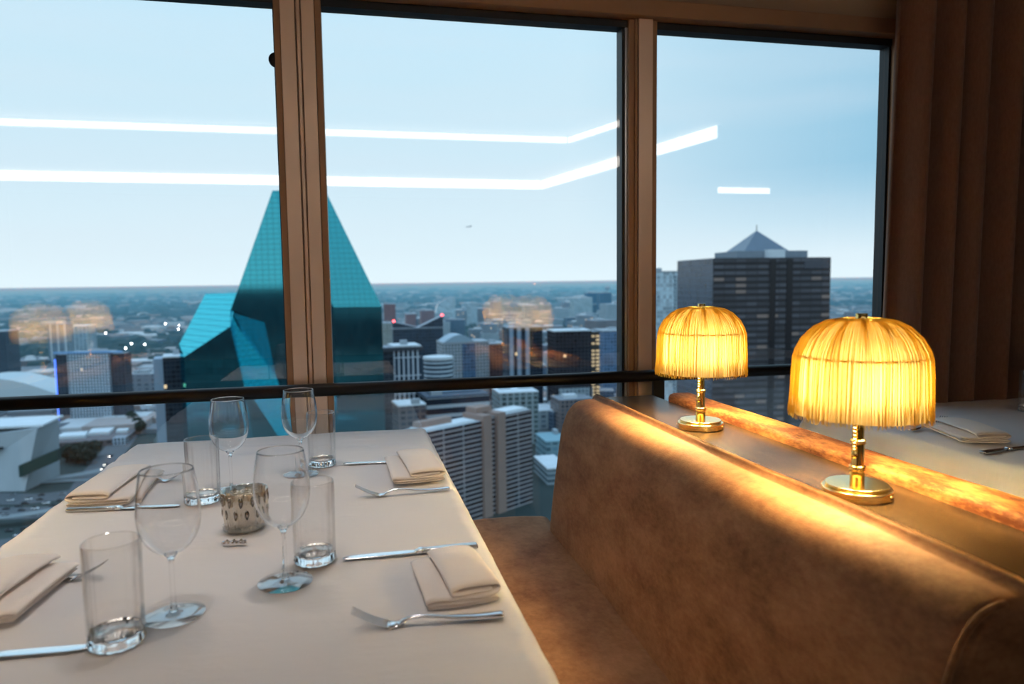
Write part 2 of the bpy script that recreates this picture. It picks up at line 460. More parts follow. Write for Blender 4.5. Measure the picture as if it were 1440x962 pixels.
# ------------------------------------------------------------------ glassware
TZ = .7515
def make_wine(label, loc):
    t = thing('wine_glass', label, 'wine glass', loc, 0, 'wine glasses on the set table')
    oc = [(.0035,.0885),(.010,.0895),(.020,.0945),(.031,.106),(.0385,.122),(.0415,.140),(.0415,.155),(.0395,.175),(.0365,.195),(.0345,.207)]
    oc = [(v.x, v.y) for v in catmull([(a, b, 0) for a, b in oc], 4)]
    inn = [(max(r-.0011, .0005), z+(.003 if k < 3 else .0004)) for k, (r, z) in enumerate(oc)]
    MB().lathe(oc+[(oc[-1][0]-.0005, .2075)]+list(reversed(inn)), 56).build('bowl', M['thick'], t, True)
    st = [(.0060,.006),(.0042,.012),(.0034,.020),(.0032,.045),(.0034,.070),(.0042,.080),(.0070,.0855),(.0095,.0885),(.0035,.0895)]
    MB().lathe([(v.x, v.y) for v in catmull([(a, b, 0) for a, b in st], 3)], 24).build('stem', M['thick'], t, True)
    MB().lathe([(.0405,.0),(.0415,.0012),(.0405,.0024),(.025,.0042),(.011,.0062),(.006,.0085),(.0005,.0088)], 56).build('foot', M['clear'], t, True)
    return t
WG = [((-.252,1.051), 'wine glass nearest the camera, beside the nearest ribbed tumbler at left'), ((-.109,1.127), 'wine glass in front of the candle holder, beside the right-hand near tumbler'),
      ((-.270,1.681), 'wine glass at the far left, behind the candle holder'), ((-.125,1.777), 'wine glass at the window end, in front of the double mullion')]
w0 = make_wine(WG[0][1], (*WG[0][0], TZ))
for (p, l) in WG[1:]: dup(w0, (*p, TZ), random.random()*6, l)
def make_tumbler(label, loc):
    t = thing('tumbler', label, 'tumbler', loc, 0, 'ribbed tumblers on the set table')
    fl = lambda a, k, z: .05*abs(math.sin(a*7)) if z < .128 else .025
    MB().lathe([(.0325,.017),(.0325,.05),(.0328,.09),(.0331,.125),(.0332,.1345),(.0326,.136),(.0320,.1345),(.0317,.10),(.0312,.05),(.0308,.021)], 84, fl).build('wall', M['tumbler'], t, True)
    fb = lambda a, k, z: (.10*abs(math.sin(a*7)) if z < .012 else .03*abs(math.sin(a*7)))
    MB().lathe([(.0005,.003),(.018,.002),(.0285,.0),(.0315,.004),(.0322,.012),(.0320,.0185),(.0300,.0165),(.020,.0125),(.0005,.0115)], 84, fb).build('base', M['thick'], t, True)
    return t
TB = [((-.306,.985), 'ribbed tall tumbler nearest the camera, left of the nearest wine glass'), ((-.068,1.205), 'ribbed tall tumbler right of the candle holder, behind a wine glass'),
      ((-.314,1.607), 'ribbed tall tumbler left of the candle holder'), ((-.079,1.856), 'ribbed tall tumbler at the window end beside the far knife')]
t0 = make_tumbler(TB[0][1], (*TB[0][0], TZ))
for (p, l) in TB[1:]: dup(t0, (*p, TZ), .2, l)
# neighbour's glasses
p = onz(1448, 578, TZ); dup(t0, (p.x, p.y, TZ), .5, 'ribbed tumbler on the neighbouring table at the right edge', 'glasses on the neighbouring table')
p = onz(1470, 571, TZ); dup(w0, (p.x, p.y, TZ), .5, 'wine glass behind the tumbler on the neighbouring table, cut by the frame', 'glasses on the neighbouring table')

# mirrored votive
vt = thing('candle_holder', 'silvered glass candle holder with a leaf pattern in the middle of the set table', 'candle holder', (-.205, 1.405, TZ))
t = NT('silvered_glass'); lw = t.node('ShaderNodeLayerWeight'); lw.inputs[0].default_value = .5
tr = t.node('ShaderNodeBsdfTransparent'); tr.inputs[0].default_value = (.98,.96,.92,1)
gl = t.node('ShaderNodeBsdfGlossy'); gl.inputs['Roughness'].default_value = .12; gl.inputs[0].default_value = (.85,.80,.72,1)
mx = t.node('ShaderNodeMixShader'); t.link(t.math('ADD', t.math('MULTIPLY', lw.outputs['Facing'], .5), .38), mx.inputs[0]); t.link(tr.outputs[0], mx.inputs[1]); t.link(gl.outputs[0], mx.inputs[2]); t.link(mx.outputs[0], t.out.inputs[0])
M['silvered'] = t.m
fl = lambda a, k, z: .03*math.cos(a*14)*(1 if z > .02 else 1.8)
MB().lathe([(.001,.001),(.030,.0),(.034,.006),(.0365,.025),(.0390,.050),(.0405,.074),(.0395,.0755),(.0370,.074),(.0355,.050),(.0330,.025),(.030,.010),(.001,.008)], 112, fl).build('cup', M['silvered'], vt, True)
MB().lathe([(.001,.0085),(.028,.0085),(.0315,.03),(.0335,.056),(.030,.0585),(.001,.0580)], 40).build('wax', M['wax'], vt, True)
MB().tube([(0,0,.057),(.001,0,.066)], .0009, 6).build('wick', M['gasket'], vt)
M['leafsilver'] = pm('dark_silver_leaf', (.34,.30,.26), .25, 1)
lm = MB()
for row, (z, n, off, s) in enumerate(((.060, 12, 0, 1), (.036, 12, .26, .9))):
    for k in range(n):
        a = 2*math.pi*k/n+off; rr = .0410 if row == 0 else .0390
        vs = []; 
        for q in range(12):
            b = 2*math.pi*q/12; w = .0042*math.sin(b)*(1.0 if math.cos(b) > 0 else .75); hh = .0105*math.cos(b)*s
            aa = a+w/rr; vs.append((rr*math.cos(aa), rr*math.sin(aa), z+hh))
        vs.append(((rr+.0012)*math.cos(a), (rr+.0012)*math.sin(a), z)); vs.append(((rr-.002)*math.cos(a), (rr-.002)*math.sin(a), z))
        lm.add(vs, [(q, (q+1) % 12, 12) for q in range(12)]+[((q+1) % 12, q, 13) for q in range(12)])
lm.build('leaf_pattern', M['leafsilver'], vt, True)
fm = MB()
for k in range(14):
    a = 2*math.pi*k/14; fm.sphere((.0345*math.cos(a), .0345*math.sin(a), .0065), .0062, 8, 6)
fm.build('beaded_foot', M['clear'], vt, True)
# little silver bar in front of it
sb = thing('card_holder', 'small silver notched bar lying in front of the candle holder', 'card holder', (-.211, 1.316, TZ), R_(-6))
m = MB()
for k in range(6): m.lathe([(.0005,0),(.0040,.0005),(.0046,.004),(.0036,.0078),(.0005,.0085)], 8, center=(-.0175+.007*k, 0, 0))
m.box(-.020, .020, -.0028, .0028, .0005, .0050); m.build('bar', M['steel'], sb, bevel=.0004)
m = MB()
for k in range(3): m.sphere((-.012+.012*k, 0, .0088), .0022, 8, 6)
m.build('stud', M['leafsilver'], sb, True)

# ------------------------------------------------------------------ cutlery
def strip(secs, th):
    out = []
    for (x, z, w) in secs: out.append([(x,-w,z),(x,-w*.4,z-th*.15),(x,w*.4,z-th*.15),(x,w,z),(x,w*.75,z+th),(x,0,z+th*1.25),(x,-w*.75,z+th)])
    return out
def make_fork(label, loc, rz, group=None):
    t = thing('fork', label, 'fork', loc, rz, group)      # handle end at origin, tines along +x
    H = [(0,.0050,.0065),(.004,.0052,.0092),(.015,.0050,.0098),(.04,.0042,.0082),(.075,.0058,.0050),(.105,.0095,.0034),(.122,.0100,.0032),(.134,.0062,.0050),(.142,.0022,.0085)]
    MB().loft(strip(H, .0022)).build('handle', M['steel'], t, True)
    hd = MB().loft(strip([(.139,.0030,.0070),(.144,.0012,.0100),(.151,.0004,.0118),(.158,.0016,.0122)], .0017))
    for k in range(4):
        y = -.0093+.0062*k
        sec = []
        for (x, z, w) in [(.155,.0012,.0022),(.164,.0040,.0018),(.175,.0085,.0016),(.187,.0145,.0014),(.199,.0215,.0010),(.203,.0242,.0005)]:
            sec.append([(x, y-w, z), (x, y+w, z), (x, y+w*.8, z+.0017), (x, y-w*.8, z+.0017)])
        hd.loft(sec)
    hd.build('tines', M['steel'], t, True)
    return t
def make_knife(label, loc, rz, group=None):
    t = thing('knife', label, 'knife', loc, rz, group)    # handle end at origin, tip along +x
    hs = []
    for (x, w, h) in [(0,.0070,.0060),(.002,.0085,.0078),(.03,.0082,.0082),(.07,.0072,.0078),(.095,.0066,.0074)]:
        hs.append([(x,-w,.0012),(x,-w*.8,.0002),(x,w*.8,.0002),(x,w,.0012),(x,w,h*.75),(x,w*.7,h),(x,-w*.7,h),(x,-w,h*.75)])
    MB().loft(hs).build('handle', M['steel_dark'], t, 'auto')
    fs = [[(x,-w,.0012),(x,-w*.8,.0002),(x,w*.8,.0002),(x,w,.0012),(x,w,h*.75),(x,w*.7,h),(x,-w*.7,h),(x,-w,h*.75)] for (x,w,h) in [(.094,.0074,.0082),(.099,.0080,.0088),(.103,.0062,.0070),(.108,.0070,.0062)]]
    MB().loft(fs).build('ferrule', M['steel'], t, 'auto')
    bs = [[(x, -a, .0022), (x, -a*.6, .0012), (x, b*.8, .0012), (x, b, .0020), (x, b*.92, .0040), (x, -a*.88, .0038)] for (x, a, b) in [(.106,.0065,.0065),(.125,.0085,.0075),(.165,.0090,.0078),(.200,.0085,.0078),(.216,.0060,.0072),(.224,.0025,.0055),(.227,.0003,.0032)]]
    MB().loft(bs).build('blade', M['steel'], t, 'auto')
    return t
def place(src, hx, hy, tx, ty, label, group='cutlery on the set table'):
    return dup(src, (hx, hy, TZ), math.atan2(ty-hy, tx-hx), label, group)
k0 = make_knife('table knife beside the near right napkin, under its top edge', (.204, 1.196, TZ), math.atan2(.006, -1), 'cutlery on the set table')
place(k0, .199, 1.822, -.028, 1.846, 'table knife at the window end, handle behind the far right napkin')
place(k0, -.577, 1.607, -.350, 1.576, 'table knife in front of the far left napkin')
place(k0, -.558, .992, -.332, .974, 'table knife at the bottom left, cut by the frame beside the nearest tumbler')
f0 = make_fork('table fork in front of the near right napkin, closest to the camera', (.193, .928, TZ), 0, 'cutlery on the set table')
q = onz(513, 858, TZ+.024); f0.rotation_euler.z = math.atan2(q.y-.928, q.x-.193)
q = onz(508, 683, TZ+.024); place(f0, .204, 1.548, q.x, q.y, 'table fork in front of the far right napkin')
place(f0, -.590, 1.235, -.385, 1.219, 'table fork half under the near left napkin, seen through the nearest tumbler')
place(f0, -.585, 1.80, -.382, 1.800, 'table fork behind the far left napkin, beside the left tumbler')
place(f0, 1.605, 1.780, 1.81, 1.862, 'table fork lying under the napkin on the neighbouring table', 'cutlery on the neighbouring table')
place(k0, 1.581, 1.510, 1.80, 1.545, 'table knife beside the napkin on the neighbouring table', 'cutlery on the neighbouring table')

# ------------------------------------------------------------------ napkins
def make_napkin(label, loc, rz, sx=1, L=.175, w=1.0, seed=0, lift=0, upx=0.0, group='folded napkins'):
    path = [(-.052,.0016),(-.02,.0014),(.02,.0014),(.044,.0016),(.052,.0042),(.044,.0068),(.015,.0066),(-.02,.0066),(-.046,.0062),(-.0545,.0090),(-.046,.0118),(-.025,.0112),(.00,.0112),(.042,.0118),(.0535,.0165),(.044,.0222),(.01,.0232),(-.012,.0222),(-.022,.0188),(-.012,.0150),(.01,.0152),(.036,.0165),(.041,.0178)]
    P = catmull([(a, b, 0) for a, b in path], 4)
    ny = 18; m = MB(); vs = []; n = len(P)
    for j in range(ny+1):
        tt = j/ny; y = (tt-.5)*L
        for k, p in enumerate(P):
            up_ = max(0, (p.y-.011)/.012); up_ = min(up_, 1)
            x = p.x*w
            x += up_*(.012*(.5-tt))*1.0 + upx*up_
            e = math.cos((tt-.5)*math.pi)
            z = p.y*1.25*(.75+.25*e**.35 if e > 0 else .75)
            z += .0014*mnoise.noise((p.x*25+seed, y*18, k*.02+seed))*(p.y/.02)
            yy = y + up_*.012 + .003*mnoise.noise((p.x*20, seed, k*.05))
            # rounded corners
            yy *= 1-.05*(abs(p.x)/.054)**4
            vs.append((x*sx, yy, z+lift))
    fs = [(j*n+k, j*n+k+1, (j+1)*n+k+1, (j+1)*n+k) for j in range(ny) for k in range(n-1)]
    o = m.add(vs, fs).build('napkin', M['napkin'], None, True, loc=loc)
    o.rotation_euler.z = rz
    md = o.modifiers.new('s', 'SOLIDIFY'); md.thickness = .0020; md.offset = 0
    return tag(o, label, 'napkin', group)
make_napkin('folded cream napkin at the near right setting, between knife and fork', (.142, 1.056, TZ+.001), R_(3), 1, .165, .98, 1)
make_napkin('folded cream napkin at the far right setting near the window', (.140, 1.722, TZ+.006), R_(2), 1, .23, 1.1, 3)
make_napkin('folded cream napkin at the far left setting by the table edge', (-.520, 1.745, TZ+.002), R_(-3), -1, .25, 1.15, 5)
make_napkin('folded cream napkin at the near left setting, cut by the frame', (-.508, 1.165, TZ+.006), R_(-6), -1, .19, 1.15, 8)
make_napkin('folded napkin on the neighbouring table beside the curtain', (1.705, 1.69, TZ+.008), R_(-18), 1, .23, 1.2, 11, 0, 0, 'folded napkin on the neighbouring table')

# ------------------------------------------------------------------ fringe lamps
def make_lamp(label, loc, group='fringed table lamps'):
    t = thing('table_lamp', label, 'lamp', loc, 0, group)
    MB().lathe([(.001,0),(.0535,0),(.0548,.002),(.0548,.013),(.0538,.0152),(.0525,.0158),(.001,.0158)], 64).build('base', M['brass_plate'], t, 'auto')
    pl = t.children[0]
    MB().lathe([(.001,.0155),(.0485,.0155),(.0488,.0205),(.0480,.0215),(.001,.0215)], 64).build('base_plate', M['brass_plate'], pl, 'auto')
    MB().sphere((.026,-.0478,.008), .0032, 10, 8).build('base_screw', M['brass'], pl, True)
    MB().lathe([(.0115,.021),(.0115,.046),(.0100,.047),(.0100,.088),(.0088,.090),(.0088,.225),(.006,.226)], 32).build('stem', M['brass'], t, 'auto')
    def ring(z, r):
        MB().lathe([(r-.003, z-.0045),(r,z-.0035),(r+.0012,z-.002),(r,z-.0004),(r,z+.0004),(r+.0012,z+.002),(r,z+.0035),(r-.003,z+.0045)], 32).build('collar', M['brass'], t, True)
    ring(.0475, .0125); ring(.091, .0113)
    # pull chain
    m = MB()
    for k in range(19): m.sphere((-.0145, -.010, .196-.0062*k), .0026, 8, 6)
    m.build('pull_chain', M['brass'], t, True)
    MB().lathe([(.0005,.0655),(.003,.0665),(.0055,.071),(.0050,.0755),(.0025,.0785),(.0028,.0815),(.0005,.083)], 16, center=(-.0145,-.010,0)).build('chain_pull', M['brass'], t, True)
    MB().lathe([(.001,.285),(.0105,.285),(.0105,.2935),(.0088,.2955),(.0095,.2990),(.0088,.3020),(.001,.3020)], 24).build('finial', M['brass'], t, 'auto')
    # wire frame
    m = MB()
    for rr, z in ((.036,.2905),(.0965,.232)): m.tube([(rr*math.cos(a), rr*math.sin(a), z) for a in [2*math.pi*k/48 for k in range(49)]], .0016, 6)
    for k in range(3):
        a = 2*math.pi*k/3; m.tube([(.006*math.cos(a), .006*math.sin(a), .288), (.036*math.cos(a), .036*math.sin(a), .2905)], .0014, 6)
    m.build('shade_frame', M['brass'], t, True)
    # fringe strands
    m = MB(); N = 520; rnd = random.Random(3)
    for i in range(N):
        a = 2*math.pi*i/N + rnd.uniform(-.004,.004); lay = rnd.uniform(-.0022,.0012)
        zb = .1330 + rnd.uniform(-.003,.0045); tw = rnd.uniform(-.016,.016); fx = rnd.uniform(-.002,.003)
        pts = []
        gat = .05*math.sin(a*13)                      # strands gather where they are tied at the top
        for (r, z, q) in ((.034,.2945,1),(.060,.2900,.8),(.082,.280,.55),(.102,.262,.25),(.1135,.243,.08),(.1175,.230,0),(.1195,.205,-.1),(.1208,.172,-.2),(.1220+fx,zb,-.4)):
            r *= .875
            aa = a + gat*q + tw*(1-q)*.5
            pts.append(((r+lay)*math.cos(aa), (r+lay)*math.sin(aa), z))
        wid = .00055
        m.tube(pts, wid, 3, True, [wid*.7, wid*.8, wid*.9, wid, wid, wid, wid, wid, wid*.9])
    m.build('fringe', M['fringe'], t, True)
    # bulbs
    lp = [(.040,.2915),(.058,.2875),(.079,.2775),(.098,.260),(.1095,.242),(.1135,.229),(.1155,.205),(.1165,.175),(.1172,.137)]
    lp = [(r*.872, z) for r, z in lp]
    lg = lambda a, k, z: .012*math.sin(a*26)*(1 if k > 1 else .3)
    MB().lathe(lp+[(r-.0012, z-.0004) for r, z in reversed(lp)], 156, lg, close=True).build('lining', M['lining'], t, True)
    for k in range(6):
        a = 2*math.pi*k/6 + R_(-112)
        MB().lathe([(.001,.158),(.007,.160),(.0125,.170),(.0135,.184),(.0115,.202),(.008,.218),(.006,.232)], 16, center=(.066*math.cos(a), .066*math.sin(a), 0)).build('bulb', M['bulb'], t, True)
    m = MB()
    for k in range(6):
        a = 2*math.pi*k/6 + R_(-112); m.tube([(0,0,.236),(.066*math.cos(a), .066*math.sin(a), .240),(.066*math.cos(a), .066*math.sin(a), .231)], .0045, 8)
    m.tube([(0,0,.222),(0,0,.2865)], .005, 10)
    m.build('bulb_holder', M['brass'], t, True)
    return t
l0 = make_lamp('near brass table lamp with a lit gold fringe shade, larger of the two', (.810, 1.010, .850))
l0.rotation_euler.z = R_(0)
dup(l0, (.824, 1.580, .850), R_(12), 'farther brass lamp with a lit gold fringe shade, by the window')
dup(l0, (-1.245, 1.508, .850), R_(20), 'brass fringed lamp out of frame, the larger ghost mirrored in the left window')
dup(l0, (-1.262, .905, .850), R_(50), 'brass fringed lamp out of frame, the smaller ghost mirrored in the left window')

# ------------------------------------------------------------------ curtain
m = MB(); vs = []; n = 220; zs = [0.02, .4, .75, .92, 1.2, 1.5, 1.8, 2.1, 2.4, 2.645]
for z in zs:
    top = (z)/2.645
    for i in range(n+1):
        s = i/n; x = 1.868 + .035*(1-s)*top*1.0 + 1.45*s
        ph = s*1.35/.118*2*math.pi
        y = 2.215 + (.045+.008*math.sin(ph*.31))*math.sin(ph+.35*math.sin(ph*.5)+.25*math.sin(z*1.3)) + .006*math.sin(ph*2+1)
        vs.append((x + .010*math.cos(ph)*.9, y, z))
fs = [(j*(n+1)+i, j*(n+1)+i+1, (j+1)*(n+1)+i+1, (j+1)*(n+1)+i) for j in range(len(zs)-1) for i in range(n)]
ct = m.add(vs, fs).build('curtain', M['curtain'], None, True)
md = ct.modifiers.new('s', 'SOLIDIFY'); md.thickness = .003; md.offset = 0
tag(ct, 'heavy brown pleated curtain hanging at the right of the windows', 'curtain')

# ------------------------------------------------------------------ the city outside
GZ = -150.0
def facade(name, wall, glass, bw=4, fh=4, mu=.3, mv=.4, lit=0.0, roof=(.30,.33,.36), grough=.12, les=.9):
    t = NT(name); tc = t.node('ShaderNodeTexCoord')
    so = t.node('ShaderNodeSeparateXYZ'); t.link(tc.outputs['Object'], so.inputs[0])
    sn = t.node('ShaderNodeSeparateXYZ'); t.link(tc.outputs['Normal'], sn.inputs[0])
    ax = t.math('GREATER_THAN', t.math('ABSOLUTE', sn.outputs[0]), .6)
    u = t.math('ADD', t.math('MULTIPLY', so.outputs[1], ax), t.math('MULTIPLY', so.outputs[0], t.math('SUBTRACT', 1.0, ax)))
    us = t.math('DIVIDE', u, bw); vs = t.math('DIVIDE', so.outputs[2], fh)
    wu = t.math('GREATER_THAN', t.math('FRACT', us), mu) if mu > 0 else 1.0
    wv = t.math('GREATER_THAN', t.math('FRACT', vs), mv) if mv > 0 else 1.0
    rf = t.math('GREATER_THAN', sn.outputs[2], .7)
    win = t.math('MULTIPLY', t.math('MULTIPLY', wu, wv), t.math('SUBTRACT', 1.0, rf))
    cb = t.node('ShaderNodeCombineXYZ'); t.link(t.math('FLOOR', us), cb.inputs[0]); t.link(t.math('FLOOR', vs), cb.inputs[1])
    wn = t.node('ShaderNodeTexWhiteNoise'); t.link(cb.outputs[0], wn.inputs[0])
    g2 = t.mix(wn.outputs[0], tuple(q*.6 for q in glass), tuple(min(1, q*1.5) for q in glass))
    nz = t.noise(.05, 3, tc.outputs['Object']); w2 = t.mix(nz, tuple(q*.85 for q in wall), tuple(min(1, q*1.12) for q in wall))
    col = t.mix(rf, t.mix(win, w2, g2), roof)
    b = t.bsdf(color=col, rough=t.math('SUBTRACT', .85, t.math('MULTIPLY', win, .85-grough)), spec=.5)
    if lit > 0:
        on = t.math('MULTIPLY', t.math('GREATER_THAN', wn.outputs[0], 1-lit), win)
        t.set(b, ec=(1,.78,.45), es=t.math('MULTIPLY', on, les))
    return t.m
rooftop = pm('rooftop_units', (.38,.42,.45), .8, var=.2, vs=.3)
roofpale = pm('pale_roof', (.72,.76,.78), .8, var=.15, vs=.1)
redlamp = emit('red_beacon', (1,.10,.12), 6)
def gpt(px, py): return onz(px, py, GZ)
def block(name, label, xl, xr, yt, D, depth, mat, yaw=0.0, roof=None, units=2, cat='building', group=None, low=GZ, parapet=True, seed=0):
    a, b = ony(xl, yt, D), ony(xr, yt, D); w = b.x-a.x; zt = (a.z+b.z)/2; H = zt-low
    t = thing(name, label, cat, ((a.x+b.x)/2, D, low), R_(yaw), group)
    MB().box(-w/2, w/2, 0, depth, 0, H).build('tower', mat, t)
    if parapet: MB().box(-w/2-.3, w/2+.3, -.3, depth+.3, H, H+1.2).build('roof', roof or rooftop, t)
    r = random.Random(seed+int(xl))
    for k in range(units):
        uw, ud = w*r.uniform(.15,.35), depth*r.uniform(.15,.35); ux = r.uniform(-w/2+uw*.6, w/2-uw*.6); uy = r.uniform(ud*.6, depth-ud*.6)
        MB().box(ux-uw/2, ux+uw/2, uy-ud/2, uy+ud/2, H+1.2, H+r.uniform(2.8,5)).build('roof_unit', rooftop, t)
    t['w'] = w; t['h'] = H
    return t, w, H

# ---- ground, woods, haze
t = NT('city_ground'); c = t.coord('Object')
n1 = t.noise(.0011, 5, c, .6); n2 = t.noise(.012, 4, c, .65); vor = t.node('ShaderNodeTexVoronoi'); vor.inputs['Scale'].default_value = .022; t.link(c, vor.inputs['Vector'])
vs_ = t.node('ShaderNodeSeparateColor'); t.link(vor.outputs['Color'], vs_.inputs[0])
tree = t.mix(n2, (.010,.022,.022), (.050,.075,.070))
blk = t.ramp(vs_.outputs[0], [(.0, (.06,.075,.085)), (.45, (.11,.13,.14)), (.75, (.22,.25,.27)), (.95, (.55,.58,.60))])
f = t.ramp(t.math('ADD', t.math('MULTIPLY', n1, .6), t.math('MULTIPLY', n2, .4)), [(.47, (0,0,0)), (.56, (1,1,1))])
t.bsdf(color=t.mix(f, tree, blk), rough=.9)
struct(MB().add([(-45000,2.0e2,GZ),(45000,2.0e2,GZ),(45000,60000,GZ),(-45000,60000,GZ)], [(0,1,2,3)]).build('ground', t.m))

t = NT('city_haze'); vsn = t.node('ShaderNodeVolumeScatter'); vsn.inputs['Color'].default_value = (.24,.72,1.0,1); vsn.inputs['Density'].default_value = 1/6200; vsn.inputs['Anisotropy'].default_value = 0.0
t.link(vsn.outputs[0], t.out.inputs[1])
HZ = MB().box(-40000, 40000, 820, 55000, GZ-1, -4).build('haze', t.m); tag(HZ, 'blue evening haze lying over the city out to the horizon', 'haze', None, 'stuff')

# ---- the faceted glass skyscraper
def fountain_glass():
    t = NT('teal_mirror_glass'); tc = t.node('ShaderNodeTexCoord'); so = t.node('ShaderNodeSeparateXYZ'); t.link(tc.outputs['Object'], so.inputs[0])
    lv = t.math('GREATER_THAN', t.math('FRACT', t.math('DIVIDE', so.outputs[2], 3.6)), .90)
    lu = t.math('GREATER_THAN', t.math('FRACT', t.math('DIVIDE', t.math('ADD', so.outputs[0], t.math('MULTIPLY', so.outputs[1], .63)), 3.2)), .93)
    ln = t.math('MAXIMUM', lv, lu)
    cb = t.node('ShaderNodeCombineXYZ'); t.link(t.math('FLOOR', t.math('DIVIDE', so.outputs[0], 3.2)), cb.inputs[0]); t.link(t.math('FLOOR', t.math('DIVIDE', so.outputs[2], 3.6)), cb.inputs[1])
    wn = t.node('ShaderNodeTexWhiteNoise'); t.link(cb.outputs[0], wn.inputs[0])
    d = t.node('ShaderNodeBsdfDiffuse'); t.link(t.mix(wn.outputs[0], (.006,.020,.028), (.012,.045,.058)), d.inputs[0])
    g = t.node('ShaderNodeBsdfGlossy'); t.link(t.mix(ln, (.13,.82,.96), (.05,.40,.52)), g.inputs[0]); g.inputs['Roughness'].default_value = .05
    lw = t.node('ShaderNodeLayerWeight'); lw.inputs[0].default_value = .5
    mx = t.node('ShaderNodeMixShader'); t.link(t.math('ADD', t.math('MULTIPLY', lw.outputs['Facing'], .56), .40), mx.inputs[0])
    t.link(d.outputs[0], mx.inputs[1]); t.link(g.outputs[0], mx.inputs[2]); t.link(mx.outputs[0], t.out.inputs[0]); return t.m
FG = fountain_glass()
def vplane(px, py, P, Q):     # ray hits the vertical plane through P and Q
    n = Vector((Q.y-P.y, -(Q.x-P.x), 0)); d = ray(px, py); return EYE + d*(((P-EYE).dot(n))/d.dot(n))
B = ony(469, 432, 520); Cc = onz(537, 432.3, B.z); Lp = ony(324, 437, 552)
A = vplane(383, 268, Lp, B)
hd = Vector((rt.x, rt.y, 0)).normalized()
def along(P, px):                 # the point on P + s*hd seen at column px
    nrm_ = fw*((px-CX)/F) - rt
    return P + hd*(-((P-EYE).dot(nrm_))/hd.dot(nrm_))
A2, Cc = along(A, 457), along(B, 537)
Pg = vplane(404, 608, Lp, B)
dirn = (Pg-Lp); G1 = Lp + dirn*((GZ-Lp.z)/dirn.z)          # the diagonal carried down to the street
g = lambda v: Vector((v.x, v.y, GZ))
ft = thing('glass_skyscraper', 'faceted teal glass skyscraper rising to a pointed wedge behind the mullion', 'building', (B.x, B.y, GZ))
O = Vector((B.x, B.y, GZ)); rel = lambda vs: [tuple(Vector(v)-O) for v in vs]
Bg, Cg, A2b, Ab = g(B), g(Cc), g(A2), g(A)
Ab.y += 12; A2b.y += 12; Lb = g(Lp); Lb.y += 20
# main wedge
# pts: 0 A,1 A2,2 B,3 C,4 L,5 G1,6 Bg,7 Cg,8 A2b,9 Ab,10 Lb
MB().add(rel([A, A2, B, Cc, Lp, G1, Bg, Cg, A2b, Ab, Lb]),
  [(0,2,3,1), (2,6,7,3), (0,4,5,6,2), (1,3,7,8), (0,1,8,9), (0,9,10,4), (4,10,5)]).build('main_prism', FG, ft)
S1 = ony(259, 502, 537); Q = ony(355, 610, 522); S2 = vplane(324, 459, S1, Q); S0 = ony(252, 484, 566)
Q2 = vplane(343, 540, S1, Q)
T1 = ony(289, 413, 636)
def onplane(px, py, a, b, c):
    n = (b-a).cross(c-a); d = ray(px, py); return EYE + d*((a-EYE).dot(n)/d.dot(n))
T2 = onplane(333, 412, S1, S2, T1); S0 = onplane(252, 484, S1, S2, T1)
dq = Q-Q2; Qg = Q + dq*((GZ-Q.z)/dq.z)
MB().add(rel([S1, S2, T2, T1, S0, g(S1), Qg, g(S0), g(T1), g(T2), Lp, G1, Q2]),
  [(0,1,2,3,4), (0,4,7,5), (0,5,6,12,1), (4,3,8,7), (3,2,9,8), (1,12,10), (12,6,11,10)]).build('lower_prism', FG, ft)

# ---- tan striped hotel slab
tan = pm('tan_concrete', (.33,.235,.20), .85, var=.08, vs=.2)
hotelf = facade('hotel_bands', (.34,.33,.34), (.014,.020,.034), 16, 3.0, .06, .42, .0, (.42,.46,.48), .15)
HD = 444; HY = 33.0
hp = ony(677, 588, HD); hz = hp.z
ht = thing('striped_hotel', 'tan and dark striped slab tower just below, with two bare concrete piers', 'building', (hp.x, hp.y, GZ), R_(HY))
Hh = hz-GZ
MB().box(-48, 0, 0, 17, 0, Hh-2).build('wing', hotelf, ht)
MB().box(0, 7.2, -2.0, 18, 0, Hh+1.5).build('pier', tan, ht)
MB().box(7.2, 12.6, 1.0, 17, 0, Hh-.5).build('bay', hotelf, ht)
MB().box(12.6, 19.8, -2.0, 18, 0, Hh+1.5).build('pier', tan, ht)
MB().box(19.8, 46, -1.0, 16, 0, Hh-.5).build('wing', hotelf, ht)
MB().box(-46, -3, 3, 15, Hh-2, Hh-1.0).build('roof', roofpale, ht)
MB().box(-44, -18, 8, 14, Hh-1, Hh+2.5).build('roof_unit', tan, ht); MB().box(3, 17, 8, 18, Hh+1.5, Hh+5).build('roof_unit', tan, ht); MB().box(22, 44, 2, 14, Hh-.5, Hh+.7).build('roof', roofpale, ht)

# ---- dark tower with the pyramid top
pyr = thing('pyramid_tower', 'dark banded granite tower with a grey pyramid on its roof', 'building', (*ony(1003, 363, 420).xy, GZ), R_(-4))
pm_dark = facade('granite_bands', (.036,.033,.036), (.082,.080,.092), 7.5, 4.0, .06, .48, .07, (.10,.11,.13), .45, .05)
pm_side = facade('granite_side', (.16,.18,.22), (.05,.06,.085), 3.0, 4.0, .25, .10, .0, (.10,.11,.13), .2)
a, b = ony(1003, 363, 420), ony(1178, 361, 408); w = b.x-a.x; Hh = a.z-GZ
MB().box(0, w, 0, 60, 0, Hh).build('tower', pm_dark, pyr)
cl = ony(981, 365, 455); lx = cl.x-a.x
MB().add([(lx,34,0),(-.05,.05,0),(-.05,60,0),(lx,60,0),(lx,34,Hh),(-.05,.05,Hh),(-.05,60,Hh),(lx,60,Hh)], [(0,1,5,4),(1,2,6,5),(2,3,7,6),(3,0,4,7),(4,5,6,7),(0,3,2,1)]).build('corner_wing', pm_side, pyr)
MB().box(w, w+5.5, 14, 58, 0, Hh-8.5).build('shoulder', pm_side, pyr)
dk = pm('dark_recess', (.010,.010,.014), .3)
